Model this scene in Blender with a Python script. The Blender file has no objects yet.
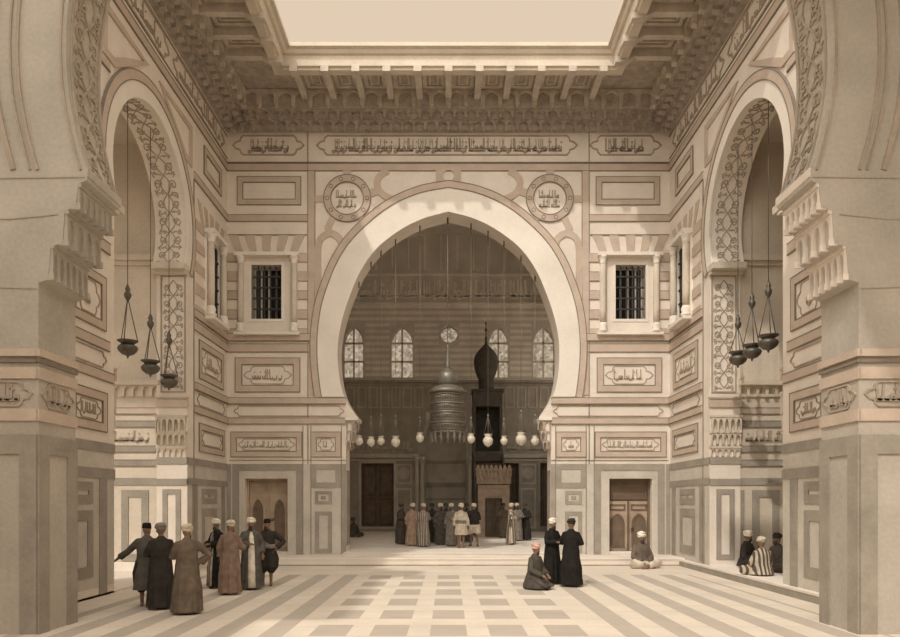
import bpy, bmesh, math, random
from mathutils import Vector, Matrix
PI = math.pi
RND = random.Random(11)
SC = bpy.context.scene
COL = SC.collection
# ------------------------------------------------------------------ the place, in metres
F, VX, HY, H = 700.0, 448.5, 502.0, 2.2      # focal length (px), vanishing point (px), eye height (m)
B, W = 25.67, 8.12                           # distance of the far court wall, half width of the court
S = F / B
def bx(px): return (px - VX) / S             # far wall: measure to metres
def bz(py): return H + (HY - py) / S
def fx(px, Y): return (px - VX) * Y / F
def fz(py, Y): return H + (HY - py) * Y / F
# ------------------------------------------------------------------ materials
MATS = {}
def stone(name, col, var=0.12, scale=1.3, rough=0.85, bump=0.15, fine=14.0, joints=None):
    m = bpy.data.materials.new(name); m.use_nodes = True
    nt = m.node_tree; N = nt.nodes; L = nt.links
    b = N['Principled BSDF']; b.inputs['Roughness'].default_value = rough
    b.inputs['Specular IOR Level'].default_value = 0.2
    g = N.new('ShaderNodeNewGeometry')
    n1 = N.new('ShaderNodeTexNoise'); n1.inputs['Scale'].default_value = scale; n1.inputs['Detail'].default_value = 6
    n2 = N.new('ShaderNodeTexNoise'); n2.inputs['Scale'].default_value = fine; n2.inputs['Detail'].default_value = 4
    L.new(g.outputs['Position'], n1.inputs['Vector']); L.new(g.outputs['Position'], n2.inputs['Vector'])
    ad = N.new('ShaderNodeMath'); ad.operation = 'ADD'
    mu = N.new('ShaderNodeMath'); mu.operation = 'MULTIPLY'; mu.inputs[1].default_value = 0.5
    L.new(n2.outputs['Fac'], mu.inputs[0]); L.new(n1.outputs['Fac'], ad.inputs[0]); L.new(mu.outputs[0], ad.inputs[1])
    mr = N.new('ShaderNodeMapRange'); mr.inputs[1].default_value = 0.45; mr.inputs[2].default_value = 1.05
    mr.inputs[3].default_value = 1 - var; mr.inputs[4].default_value = 1 + var
    L.new(ad.outputs[0], mr.inputs[0])
    mx = N.new('ShaderNodeMix'); mx.data_type = 'RGBA'; mx.blend_type = 'MULTIPLY'; mx.inputs[0].default_value = 1
    mx.inputs[6].default_value = (*col, 1); L.new(mr.outputs[0], mx.inputs[7])
    L.new(mx.outputs[2], b.inputs['Base Color'])
    bp = N.new('ShaderNodeBump'); bp.inputs['Strength'].default_value = bump; bp.inputs['Distance'].default_value = 0.03
    L.new(n2.outputs['Fac'], bp.inputs['Height']); L.new(bp.outputs[0], b.inputs['Normal'])
    m['mixnode'] = mx.name
    MATS[name] = m
    return m
def metal(name, col, rough=0.4, met=0.8):
    m = bpy.data.materials.new(name); m.use_nodes = True
    nt = m.node_tree; N = nt.nodes; L = nt.links; b = N['Principled BSDF']
    b.inputs['Metallic'].default_value = met; b.inputs['Roughness'].default_value = rough
    n = N.new('ShaderNodeTexNoise'); n.inputs['Scale'].default_value = 20
    r = N.new('ShaderNodeValToRGB'); r.color_ramp.elements[0].position = .3; r.color_ramp.elements[1].position = .7
    r.color_ramp.elements[0].color = (*[c * .75 for c in col], 1); r.color_ramp.elements[1].color = (*[c * 1.15 for c in col], 1)
    L.new(n.outputs['Fac'], r.inputs[0]); L.new(r.outputs[0], b.inputs['Base Color'])
    MATS[name] = m; return m
def cloth(name, col, stripe=None, scale=26):
    m = bpy.data.materials.new(name); m.use_nodes = True
    nt = m.node_tree; N = nt.nodes; L = nt.links; b = N['Principled BSDF']
    b.inputs['Roughness'].default_value = 0.95; b.inputs['Specular IOR Level'].default_value = 0.1
    tc = N.new('ShaderNodeTexCoord'); n = N.new('ShaderNodeTexNoise'); n.inputs['Scale'].default_value = 6; n.inputs['Detail'].default_value = 5
    L.new(tc.outputs['Object'], n.inputs['Vector'])
    r = N.new('ShaderNodeValToRGB'); r.color_ramp.elements[0].position = .3; r.color_ramp.elements[1].position = .72
    r.color_ramp.elements[0].color = (*[c * .72 for c in col], 1); r.color_ramp.elements[1].color = (*[min(1, c * 1.25) for c in col], 1)
    L.new(n.outputs['Fac'], r.inputs[0]); out = r.outputs[0]
    if stripe:
        w = N.new('ShaderNodeTexWave'); w.wave_type = 'BANDS'; w.bands_direction = 'X'; w.inputs['Scale'].default_value = scale / 4
        w.inputs['Distortion'].default_value = 0.3
        L.new(tc.outputs['Object'], w.inputs['Vector'])
        cr = N.new('ShaderNodeValToRGB'); cr.color_ramp.elements[0].position = .45; cr.color_ramp.elements[1].position = .55
        L.new(w.outputs['Fac'], cr.inputs[0])
        mx = N.new('ShaderNodeMix'); mx.data_type = 'RGBA'; L.new(cr.outputs[0], mx.inputs[0])
        L.new(out, mx.inputs[6]); mx.inputs[7].default_value = (*stripe, 1); out = mx.outputs[2]
    L.new(out, b.inputs['Base Color'])
    MATS[name] = m; return m
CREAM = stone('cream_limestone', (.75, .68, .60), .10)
CREAM2 = stone('pale_limestone', (.78, .725, .65), .09, 0.9)
RED = stone('rose_stone', (.54, .445, .365), .13, 2.2)
GREY = stone('grey_marble', (.335, .303, .255), .2, 1.8)
FIELD = stone('pale_grey_marble', (.56, .52, .455), .16, 1.5)
LINE = stone('dark_joint', (.24, .20, .165), .2)
CARVE = stone('carved_relief', (.40, .335, .27), .2)
ROSELINE = stone('rose_carving', (.36, .285, .225), .2)
PIER = stone('worn_pier_stone', (.45, .41, .355), .2, .8)  # darker than the court stone, to paint in the piers' shade
TAN = stone('weathered_stone', (.62, .55, .455), .16, .8)
DARKST = stone('sooty_stone', (.62, .575, .51), .2, 1.0)  # even, slightly darker tone for the hall stone
DARKST2 = stone('sooty_stone_pale', (.80, .75, .67), .2, 1.0)  # lighter tone of the hall stone
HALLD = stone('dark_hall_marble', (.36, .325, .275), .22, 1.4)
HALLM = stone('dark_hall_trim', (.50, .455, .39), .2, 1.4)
WOODD = stone('old_walnut', (.17, .125, .09), .25, 3)
WOODL = stone('faded_wood', (.42, .33, .25), .22, 3)
BRKT = stone('bracket_wood', (.56, .50, .43), .2, 3)
NICHE = stone('niche_wood', (.56, .49, .41), .25, 3)
COFFER = stone('painted_ceiling_wood', (.42, .365, .305), .3, 4)
PIT = stone('window_dark', (.035, .032, .03), .2)
IRON = metal('wrought_iron', (.06, .055, .05), .6, .3)
BRONZE = metal('bronze', (.20, .185, .155), .45, .45)
CHAIN = metal('chain_metal', (.22, .20, .17), .5, .5)
DBRONZE = metal('dark_bronze', (.13, .117, .095), .45, .5)
GLASSW = stone('milky_glass', (.62, .57, .48), .12, 8, .25, .02)
MINBAR = stone('pulpit_wood', (.10, .088, .075), .3, 3)
SKIN = stone('skin', (.24, .15, .10), .1, 6, .6, .03)
EYE = stone('eye', (.03, .025, .02), .05)
HAIR = stone('beard', (.06, .05, .045), .3, 20)
# leaded window panes: mottled, dim the sky behind them
def pane_mat():
    m = bpy.data.materials.new('leaded_glass'); m.use_nodes = True
    nt = m.node_tree; N = nt.nodes; L = nt.links; N.clear()
    o = N.new('ShaderNodeOutputMaterial'); t = N.new('ShaderNodeBsdfTransparent'); d = N.new('ShaderNodeBsdfDiffuse')
    mx = N.new('ShaderNodeMixShader'); mx.inputs[0].default_value = .07
    g = N.new('ShaderNodeNewGeometry'); v = N.new('ShaderNodeTexVoronoi'); v.inputs['Scale'].default_value = 6
    L.new(g.outputs['Position'], v.inputs['Vector'])
    r = N.new('ShaderNodeValToRGB'); r.color_ramp.elements[0].color = (.55, .55, .55, 1); r.color_ramp.elements[1].color = (1, 1, .98, 1)
    L.new(v.outputs['Color'], r.inputs[0]); L.new(r.outputs[0], t.inputs['Color'])
    d.inputs['Color'].default_value = (.4, .36, .3, 1)
    L.new(t.outputs[0], mx.inputs[1]); L.new(d.outputs[0], mx.inputs[2]); L.new(mx.outputs[0], o.inputs[0])
    return m
PANE = pane_mat()
# paving: pale flagstones with grey inlay strips running away from the viewer and a chequer in the middle
def paving_mat():
    m = stone('court_paving', (.70, .625, .53), .12, .7)
    nt = m.node_tree; N = nt.nodes; L = nt.links
    b = N['Principled BSDF']; mx0 = N[m['mixnode']]
    g = N.new('ShaderNodeNewGeometry'); sp = N.new('ShaderNodeSeparateXYZ'); L.new(g.outputs['Position'], sp.inputs[0])
    def M(op, a, bb=None, c=None):
        n = N.new('ShaderNodeMath'); n.operation = op
        for i, v in enumerate((a, bb, c)):
            if v is None: continue
            if isinstance(v, (int, float)): n.inputs[i].default_value = v
            else: L.new(v, n.inputs[i])
        return n.outputs[0]
    X, Y = sp.outputs[0], sp.outputs[1]
    ax = M('ABSOLUTE', X)
    # centre: cells of 1 m, dark .62 wide, rows 1.7 m, dark 1.05 deep
    fxm = M('PINGPONG', M('ADD', X, 20.5), 0.5)       # 0 at edges .. .5 at the middle of a cell
    cellx = M('GREATER_THAN', fxm, 0.19)
    fy = M('MODULO', M('ADD', Y, 0.42), 1.7)
    celly = M('LESS_THAN', fy, 1.05)
    centre = M('MULTIPLY', M('MULTIPLY', cellx, celly), M('LESS_THAN', ax, 2.5))
    fs = M('MODULO', M('ADD', X, 40.1), 0.86)
    strip = M('MULTIPLY', M('LESS_THAN', fs, 0.40), M('GREATER_THAN', ax, 2.5))
    strip = M('MULTIPLY', strip, M('LESS_THAN', ax, 7.3))
    pat = M('MULTIPLY', M('MAXIMUM', centre, strip), M('LESS_THAN', Y, 21.2))
    # thin joints
    jy = M('LESS_THAN', M('MODULO', M('ADD', Y, .42), .85), .03)
    nz = N.new('ShaderNodeTexNoise'); nz.inputs['Scale'].default_value = 1.4; L.new(g.outputs['Position'], nz.inputs['Vector'])
    amt = M('MULTIPLY', pat, M('ADD', .45, M('MULTIPLY', nz.outputs['Fac'], .4)))
    amt = M('MAXIMUM', amt, M('MULTIPLY', jy, .45))
    mx = N.new('ShaderNodeMix'); mx.data_type = 'RGBA'
    L.new(amt, mx.inputs[0]); L.new(mx0.outputs[2], mx.inputs[6]); mx.inputs[7].default_value = (.36, .32, .27, 1)
    L.new(mx.outputs[2], b.inputs['Base Color'])
    return m
PAVING = paving_mat()
# ------------------------------------------------------------------ mesh helpers
def fr_front(Y0): return lambda u, v, n: Vector((u, Y0 - n, v))          # faces the viewer
def fr_left(X0): return lambda u, v, n: Vector((X0 + n, u, v))           # faces right
def fr_right(X0): return lambda u, v, n: Vector((X0 - n, u, v))          # faces left
def fr_top(Z0): return lambda u, v, n: Vector((u, v, Z0 + n))
class MB:
    def __init__(s): s.bm = bmesh.new()
    def f(s, vs, smooth=False):
        try:
            fc = s.bm.faces.new(vs); fc.smooth = smooth; return fc
        except ValueError: return None
    def v(s, p): return s.bm.verts.new(p)
    def prism(s, fr, pts, n0, n1):
        a = [s.v(fr(u, v, n0)) for u, v in pts]; b = [s.v(fr(u, v, n1)) for u, v in pts]
        s.f(a); s.f(b)
        k = len(pts)
        for i in range(k): s.f((a[i], a[(i + 1) % k], b[(i + 1) % k], b[i]))
        return s
    def rect(s, fr, u0, u1, v0, v1, n0, n1): return s.prism(fr, [(u0, v0), (u1, v0), (u1, v1), (u0, v1)], n0, n1)
    def box(s, x0, x1, y0, y1, z0, z1): return s.rect(fr_top(0), x0, x1, y0, y1, z0, z1)
    def ring(s, fr, outer, inner, n0, n1, closed=True):
        k = len(outer); o0 = [s.v(fr(*p, n0)) for p in outer]; o1 = [s.v(fr(*p, n1)) for p in outer]
        i0 = [s.v(fr(*p, n0)) for p in inner]; i1 = [s.v(fr(*p, n1)) for p in inner]
        for i in range(k if closed else k - 1):
            j = (i + 1) % k
            s.f((o1[i], o1[j], i1[j], i1[i])); s.f((o0[i], o0[j], o1[j], o1[i])); s.f((i0[i], i1[i], i1[j], i0[j])); s.f((o0[j], o0[i], i0[i], i0[j]))
        if not closed:
            s.f((o0[0], o1[0], i1[0], i0[0])); s.f((o0[-1], i0[-1], i1[-1], o1[-1]))
        return s
    def rframe(s, fr, u0, u1, v0, v1, w, n0, n1):
        return s.ring(fr, [(u0, v0), (u1, v0), (u1, v1), (u0, v1)], [(u0 + w, v0 + w), (u1 - w, v0 + w), (u1 - w, v1 - w), (u0 + w, v1 - w)], n0, n1)
    def stroke(s, fr, pts, w, n0, n1, closed=False):
        k = len(pts)
        if k < 2: return s
        P = [Vector(p) for p in pts]; out = []; inn = []
        for i in range(k):
            a = P[(i - 1) % k] if (closed or i > 0) else P[i]; b = P[(i + 1) % k] if (closed or i < k - 1) else P[i]
            d1 = (P[i] - a); d2 = (b - P[i])
            if d1.length < 1e-6: d1 = d2
            if d2.length < 1e-6: d2 = d1
            if d1.length < 1e-6: d1 = d2 = Vector((1, 0))
            d1 = d1.normalized(); d2 = d2.normalized(); t = d1 + d2
            if t.length < .3: t = d2
            t.normalize(); nn = Vector((-t.y, t.x)); sc = min(1.6, 1 / max(.4, nn.dot(Vector((-d2.y, d2.x)))))
            out.append(tuple(P[i] + nn * w / 2 * sc)); inn.append(tuple(P[i] - nn * w / 2 * sc))
        return s.ring(fr, out, inn, n0, n1, closed)
    def arcade(s, fr, u0, u1, v0, v1, cells, n0, n1, pier=.16, back=True, nb=None, seg=6):
        cw = (u1 - u0) / cells
        for c in range(cells):
            a = u0 + c * cw; b = a + cw; p = cw * pier; vs = v0 + (v1 - v0) * .5; va = v0 + (v1 - v0) * .88
            pts = [(a, v0), (a + p, v0)] + pointed(a + p, b - p, vs, va, seg) + [(b - p, v0), (b, v0), (b, v1), (a, v1)]
            s.prism(fr, pts, n0, n1)
        if back: s.rect(fr, u0, u1, v0, v1, n0 - .02 if nb is None else nb, n0)
        return s
    def grid(s, fr, u0, u1, v0, v1, holes, n0, n1):
        us = sorted({u0, u1, *[h[0] for h in holes], *[h[1] for h in holes]}); vs = sorted({v0, v1, *[h[2] for h in holes], *[h[3] for h in holes]})
        for i in range(len(us) - 1):
            for j in range(len(vs) - 1):
                cu = (us[i] + us[i + 1]) / 2; cv = (vs[j] + vs[j + 1]) / 2
                if any(h[0] < cu < h[1] and h[2] < cv < h[3] for h in holes): continue
                s.rect(fr, us[i], us[i + 1], vs[j], vs[j + 1], n0, n1)
        return s
    def tube(s, pts, rad, seg=6, smooth=True, cap=True):
        P = [Vector(p) for p in pts]; k = len(P)
        rs = rad if isinstance(rad, (list, tuple)) else [rad] * k
        rings = []; ref = None
        for i in range(k):
            t = (P[min(i + 1, k - 1)] - P[max(i - 1, 0)])
            t = t.normalized() if t.length > 1e-9 else Vector((0, 0, 1))
            if ref is None: ref = Vector((1, 0, 0)) if abs(t.x) < .8 else Vector((0, 1, 0))
            a = (ref - t * ref.dot(t)); a = a.normalized() if a.length > 1e-6 else t.orthogonal().normalized()
            b = t.cross(a); ref = a
            rings.append([s.v(P[i] + (a * math.cos(2 * PI * q / seg) + b * math.sin(2 * PI * q / seg)) * rs[i]) for q in range(seg)])
        for i in range(k - 1):
            for q in range(seg): s.f((rings[i][q], rings[i][(q + 1) % seg], rings[i + 1][(q + 1) % seg], rings[i + 1][q]), smooth)
        if cap: s.f(rings[0][::-1]); s.f(rings[-1])
        return s
    def lathe(s, prof, c=(0, 0, 0), seg=20, smooth=True, sx=1, sy=1, flute=0, nf=0):
        c = Vector(c); rings = []
        for r, z in prof:
            rings.append([s.v(c + Vector((sx * r * (1 + flute * math.cos(nf * 2 * PI * q / seg)) * math.cos(2 * PI * q / seg), sy * r * (1 + flute * math.cos(nf * 2 * PI * q / seg)) * math.sin(2 * PI * q / seg), z))) for q in range(seg)])
        for i in range(len(rings) - 1):
            for q in range(seg): s.f((rings[i][q], rings[i][(q + 1) % seg], rings[i + 1][(q + 1) % seg], rings[i + 1][q]), smooth)
        s.f(rings[0][::-1]); s.f(rings[-1])
        return s
    def loft(s, secs, smooth=True):
        rings = [[s.v(p) for p in sec] for sec in secs]; k = len(rings[0])
        for i in range(len(rings) - 1):
            for q in range(k): s.f((rings[i][q], rings[i][(q + 1) % k], rings[i + 1][(q + 1) % k], rings[i + 1][q]), smooth)
        s.f(rings[0][::-1]); s.f(rings[-1])
        return s
    def ellip(s, c, r, mat=None, seg=14, rows=9):
        c = Vector(c); rings = []
        for i in range(1, rows):
            th = PI * i / rows
            rings.append([Vector((r[0] * math.sin(th) * math.cos(2 * PI * q / seg), r[1] * math.sin(th) * math.sin(2 * PI * q / seg), -r[2] * math.cos(th))) for q in range(seg)])
        if mat is not None: rings = [[mat @ p for p in rg] for rg in rings]
        vr = [[s.v(c + p) for p in rg] for rg in rings]
        for i in range(len(vr) - 1):
            for q in range(seg): s.f((vr[i][q], vr[i][(q + 1) % seg], vr[i + 1][(q + 1) % seg], vr[i + 1][q]), True)
        s.f(vr[0][::-1]); s.f(vr[-1]); return s
    def mesh(s, name, mat):
        bmesh.ops.recalc_face_normals(s.bm, faces=s.bm.faces[:])
        me = bpy.data.meshes.new(name); s.bm.to_mesh(me); s.bm.free()
        if mat: me.materials.append(mat)
        return me
    def build(s, name, mat, parent=None, label=None):
        o = bpy.data.objects.new(name, s.mesh(name, mat)); COL.objects.link(o)
        if parent:
            o.parent = parent
            if parent.location.length > 0: o.matrix_parent_inverse = Matrix.Translation(-parent.location)
        if label: o['label'] = label
        return o
def pointed(u0, u1, vs, va, n=6):
    c = (u0 + u1) / 2; w = (u1 - u0) / 2; L = []
    for i in range(n + 1):
        t = i / n; L.append((u0 + w * (1 - math.cos(t * PI / 2.4)) / (1 - math.cos(PI / 2.4)), vs + (va - vs) * math.sin(t * PI / 2.4) / math.sin(PI / 2.4)))
    return L + [(2 * c - a, b) for a, b in L[::-1][1:]]
def circ(c, r, n=28): return [(c[0] + r * math.cos(2 * PI * i / n), c[1] + r * math.sin(2 * PI * i / n)) for i in range(n)]
def catmull(pts, sub=5):
    P = [Vector(p) for p in pts]; P = [2 * P[0] - P[1]] + P + [2 * P[-1] - P[-2]]; out = []
    for i in range(1, len(P) - 2):
        a, b, c, d = P[i - 1], P[i], P[i + 1], P[i + 2]
        for k in range(sub):
            t = k / sub
            out.append(tuple(.5 * ((2 * b) + (c - a) * t + (2 * a - 5 * b + 4 * c - d) * t * t + (3 * b - a - 3 * c + d) * t ** 3)))
    out.append(tuple(P[-2])); return out
def tag(o, label, cat, group=None, kind=None):
    o['label'] = label; o['category'] = cat
    if group: o['group'] = group
    if kind: o['kind'] = kind
    return o
def struct(o, label, cat): return tag(o, label, cat, None, 'structure')
def empty(name, loc=(0, 0, 0)):
    o = bpy.data.objects.new(name, None); o.empty_display_size = .2; COL.objects.link(o); o.location = loc; return o
# ------------------------------------------------------------------ carved writing and scrollwork
def script_lines(L, Hh, seed):
    """Strokes like the tall interlaced lettering in the bands: uprights, bowls, tails and points along a base line."""
    r = random.Random(seed); x = Hh * .12; out = []
    while x < L - Hh * .3:
        n = r.randint(3, 5); x0 = x
        for _ in range(n):
            if x > L - Hh * .3: break
            k = r.random(); e = r.uniform(-.04, .04) * Hh
            if k < .36:
                out.append([(x, .18 * Hh), (x + e, .6 * Hh), (x + e * .3, .95 * Hh)]); x += Hh * .16
            elif k < .52:
                out.append([(x, .95 * Hh), (x + e, .4 * Hh), (x + .06 * Hh, .2 * Hh), (x + .2 * Hh, .17 * Hh), (x + .27 * Hh, .34 * Hh)]); x += Hh * .34
            elif k < .68:
                out.append([(x + .11 * Hh + .1 * Hh * math.cos(t * PI / 4), .3 * Hh + .12 * Hh * math.sin(t * PI / 4)) for t in range(9)]); x += Hh * .28
            elif k < .82:
                out.append([(x, .42 * Hh), (x + .05 * Hh, .2 * Hh), (x + .16 * Hh, .2 * Hh), (x + .18 * Hh, .45 * Hh)]); x += Hh * .24
            else:
                out.append([(x + .25 * Hh, .45 * Hh), (x + .2 * Hh, .15 * Hh), (x + .05 * Hh, .05 * Hh), (x - .04 * Hh, .14 * Hh)]); x += Hh * .3
            if r.random() < .3: out.append([(x - .1 * Hh, .68 * Hh), (x - .03 * Hh, .74 * Hh)])
        out.append([(x0 - .03 * Hh, .19 * Hh), ((x0 + x) / 2, .16 * Hh), (x - .06 * Hh, .19 * Hh)])
        x += Hh * .1
    return out
def write(mb, fr, u0, u1, v0, v1, seed, w=None, n1=.03, flip=False):
    Hh = v1 - v0; w = w or Hh * .075
    for ln in script_lines(abs(u1 - u0), Hh, seed):
        mb.stroke(fr, [((u1 - a) if flip else (u0 + a), v0 + b) for a, b in ln], w, 0, n1)
    return mb
def scroll_lines(L, Wd, seed):
    r = random.Random(seed); out = []; k = max(2, round(L / (.72 * Wd))); half = L / k; A = .2 * Wd; n = k * 8
    for ph in (1, -1):
        out.append([(L * i / n, Wd / 2 + ph * A * math.sin(PI * L * i / n / half)) for i in range(n + 1)])
    for j in range(k):
        for sg in (1, -1):
            cs = (j + .5) * half; ct = Wd / 2 + sg * .30 * Wd; R0 = .155 * Wd * r.uniform(.9, 1.1); sp = []; tw = 1 if (j + (sg > 0)) % 2 else -1
            for i in range(13):
                t = i / 12; a = -sg * PI / 2 + tw * t * PI * 2.6; rr = R0 * (1 - .75 * t)
                sp.append((cs + rr * 1.15 * math.cos(a), ct + rr * math.sin(a)))
            out.append(sp)
            x = j * half + half * r.uniform(-.08, .08)
            y = Wd * (.5 + sg * .36)
            out.append([(x - .02 * Wd, Wd * (.5 + sg * .1)), (x + .03 * Wd, Wd * (.5 + sg * .2)), (x, y)])
            out.append([(x - .1 * Wd, y), (x - .03 * Wd, y + sg * .07 * Wd), (x + .05 * Wd, y + sg * .06 * Wd), (x + .11 * Wd, y - sg * .01 * Wd)])
    return [[(a, min(Wd * .98, max(Wd * .02, b))) for a, b in ln] for ln in out]
def scroll(mb, fr, L, Wd, seed, w, n1=.03, n0=0.0):
    LN = scroll_lines(L, Wd, seed); r = random.Random(seed + 1)
    for ln in LN: mb.stroke(fr, ln, w, n0, n1)
    for ln in LN[2:]:
        for q in ((len(ln) - 1, 0.0), (len(ln) // 2, 1.6), (1, -1.4)):
            p = ln[q[0]]; a = r.uniform(0, 6.28); l = Wd * r.uniform(.07, .11); c, s_ = math.cos(a), math.sin(a)
            lf = [(0, 0), (.35, .3), (.75, .22), (1.05, -.05), (.7, -.16), (.3, -.2)]
            mb.prism(fr, [(p[0] + l * (x * c - y * s_), min(Wd * .99, max(.01 * Wd, p[1] + l * (x * s_ + y * c)))) for x, y in lf], n0, n1 * r.uniform(.55, .95))
    return mb
def cartouche(u0, u1, v0, v1):
    """outline of a long label with cusped ends"""
    h = v1 - v0; c = (v0 + v1) / 2; e = min(h * .55, (u1 - u0) * .22)
    R_ = [(u1 - e, v0), (u1 - e * .75, v0 + h * .12), (u1 - e * .7, v0 + h * .27), (u1 - e * .3, v0 + h * .33), (u1, c), (u1 - e * .3, v1 - h * .33), (u1 - e * .7, v1 - h * .27), (u1 - e * .75, v1 - h * .12), (u1 - e, v1)]
    return R_ + [(u0 + u1 - a, b) for a, b in R_[::-1]]
# ------------------------------------------------------------------ standard levels that run round the whole court
LV = dict(top=15.84, fr0=bz(163), fr1=bz(131), rb1=(bz(171), bz(164)), pan=(bz(205), bz(177)), rb2=(bz(221.5), bz(215)),
          vou=(bz(254), bz(235)), rb3=(bz(341), bz(334)), rb4=(bz(352), bz(344)), ins=(bz(392), bz(358)), rb5=(bz(404), bz(398)),
          rb6=(bz(424), bz(418)), row=(bz(457), bz(432)), gb=(bz(470), bz(464)))
KN = [0]
def eps():
    KN[0] += 1
    return .0011 * (KN[0] % 9)
def band(parent, fr, u0, u1, v0, v1, mat=None, n=.03, name='stone_band', line=True):
    n += eps()
    mb = MB().rect(fr, u0, u1, v0, v1, -.01, n)
    o = mb.build(name, mat or RED, parent)
    if line:
        m2 = MB()
        for v in (v0, v1): m2.rect(fr, u0, u1, v - .012, v + .012, 0, n + .006)
        m2.build('joint_line', LINE, o)
    return o
def framed(parent, fr, u0, u1, v0, v1, w, mat=None, name='panel_frame', n=.03, inscr=None, lab=None, sc=.6, line=True):
    n += eps()
    o = MB().rframe(fr, u0, u1, v0, v1, w, -.01, n).build(name, mat or RED, parent)
    if line:
        m2 = MB().rframe(fr, u0 - .012, u1 + .012, v0 - .012, v1 + .012, .026, 0, n + .006).rframe(fr, u0 + w - .014, u1 - w + .014, v0 + w - .014, v1 - w + .014, .026, 0, n + .006)
        m2.build('joint_line', LINE, o)
    if inscr is not None:
        a0, a1, b0, b1 = u0 + w * 1.3, u1 - w * 1.3, v0 + w * 1.25, v1 - w * 1.25
        m3 = MB().stroke(fr, cartouche(a0, a1, b0, b1), .028, 0, .022, True)
        if inscr > 0: write(m3, fr, a0 + (b1 - b0) * .4, a1 - (b1 - b0) * .4, b0 + (b1 - b0) * .16, b1 - (b1 - b0) * .14, inscr)
        m3.build('inscription', CARVE, o)
    return o
# ================================================================== FLOORS
o = MB().box(-16, 16, -7, 24.06, -.3, 0).build('floor', PAVING)
struct(o, 'pale stone court paving with grey inlaid strips and a chequered middle', 'floor')
FL = .38
o = MB().box(-W, W, 24.06, B, -.3, .275).build('floor_step', CREAM)
struct(o, 'low stone step along the foot of the far court wall', 'step')
MB().box(-W, W, 24.03, 24.06, .225, .28).build('step_nosing', CREAM2, o)
MB().box(-W, W, 24.045, 24.06, 0, .05).build('step_foot', GREY, o)
o = MB().box(-9, 9, B + .05, 45.5, -.3, FL).box(-3.75, 3.75, 24.95, B + .06, .275, FL).build('floor_prayer_hall', CREAM2)
struct(o, 'raised pale floor inside the great arch', 'floor')
MB().box(-3.78, 3.78, 24.92, 24.95, FL - .035, FL + .004).build('step_nosing', CREAM, o)
o = MB().box(-15, -W, 12.9, 22.2, -.3, .05).build('floor_recess_left', CREAM)
struct(o, 'stone floor of the side recess on the left of the court', 'floor')
o = MB().box(W - .16, 15, 13.0, 22.0, -.3, .22).box(W - .16, W + .02, 22.0, 24.06, -.3, .22).build('floor_recess_right', CREAM2)
struct(o, 'raised stone floor and kerb of the side recess on the right', 'floor')
MB().box(W - .19, W - .16, 13.0, 24.06, 0, .17).build('kerb_face', GREY, o)
MB().box(W - .2, W - .16, 13.0, 24.06, .17, .222).build('kerb_nosing', CREAM, o)
# ================================================================== FAR COURT WALL
HALF = catmull([(0, 212), (24, 218.5), (46, 229), (70, 247), (86, 268), (97, 292), (106, 319), (110.5, 345), (109.5, 374), (104, 397), (91, 418)], 5)
arch_in = [(p[0] / S, bz(p[1])) for p in HALF]                     # right half, apex to springing
OUTH = catmull([(0, 188), (30, 194), (62, 209), (93, 236), (110, 260), (121, 286), (127.5, 308), (131, 335), (131, 362), (128, 390), (125, 405)], 5)
arch_out = [(p[0] / S, bz(p[1])) for p in OUTH]
CORB = [(91, 421), (94, 421), (94, 430), (97, 431), (97, 440), (101, 441), (102.5, 449)]
corb = [(a / S, bz(b)) for a, b in CORB]
JX = 102.5 / S
TH = .97
fb = fr_front(B)
CX = 5.05
wb = MB()
rt = arch_in[1:] + corb + [(JX, .3), (CX, .3), (CX, LV['top'])]
lt = [(-a, b) for a, b in rt[::-1]]
wb.prism(fb, [arch_in[0]] + rt + lt, -TH, 0)
holes = []
WIN = (bx(251.5), bx(281.5), bz(319), bz(265)); DOOR = (bx(244.5), bx(287.7), bz(558), bz(478.4))
for sg in (-1, 1):
    hs = [(min(-sg * h[0], -sg * h[1]), max(-sg * h[0], -sg * h[1]), h[2], h[3]) for h in (WIN, DOOR)]
    if sg < 0: wb.grid(fb, -W - 1.2, -CX, .2, LV['top'] + 1, hs, -TH, 0)
    else: wb.grid(fb, CX, W + 1.2, .2, LV['top'] + 1, hs, -TH, 0)
wb.rect(fb, -CX, CX, LV['top'], LV['top'] + 1, -TH, 0)
wall_back = wb.build('wall_back', CREAM)
struct(wall_back, 'far court wall of banded cream and rose stone around the great horseshoe arch', 'wall')
# pale voussoir ring and the rose band around it
def mir(L): return [(-a, b) for a, b in L[::-1]][:-1] + L
mi, mo = mir(arch_in), mir(arch_out)
def resample(L, n):
    P = [Vector(p) for p in L]; d = [0]
    for i in range(1, len(P)): d.append(d[-1] + (P[i] - P[i - 1]).length)
    out = []; j = 0
    for k in range(n):
        t = d[-1] * k / (n - 1)
        while j < len(P) - 2 and d[j + 1] < t: j += 1
        q = (t - d[j]) / max(1e-9, d[j + 1] - d[j]); out.append(tuple(P[j].lerp(P[j + 1], q)))
    return out
RI = [(p[0] / S, bz(p[1])) for p in HALF if p[1] < 398]; RO = [(p[0] / S, bz(p[1])) for p in OUTH if p[1] < 398]
mi2, mo2 = mir(RI), mir(RO)
ri, ro = resample(mi2, 81), resample(mo2, 81)
MB().ring(fb, ro, ri, -.02, .05, False).build('arch_ring', CREAM2, wall_back)
def offset(L, d):
    out = []
    for i in range(len(L)):
        a = Vector(L[max(0, i - 1)]); b = Vector(L[min(len(L) - 1, i + 1)]); t = (b - a).normalized(); out.append((L[i][0] - t.y * d, L[i][1] + t.x * d))
    return out
ro2 = offset(ro, .25)
o = MB().ring(fb, ro2, ro, -.02, .068, False).build('arch_band', RED, wall_back)
MB().stroke(fb, ro, .03, 0, .0765).stroke(fb, ro2, .03, 0, .0765).build('joint_line', LINE, o)
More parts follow.
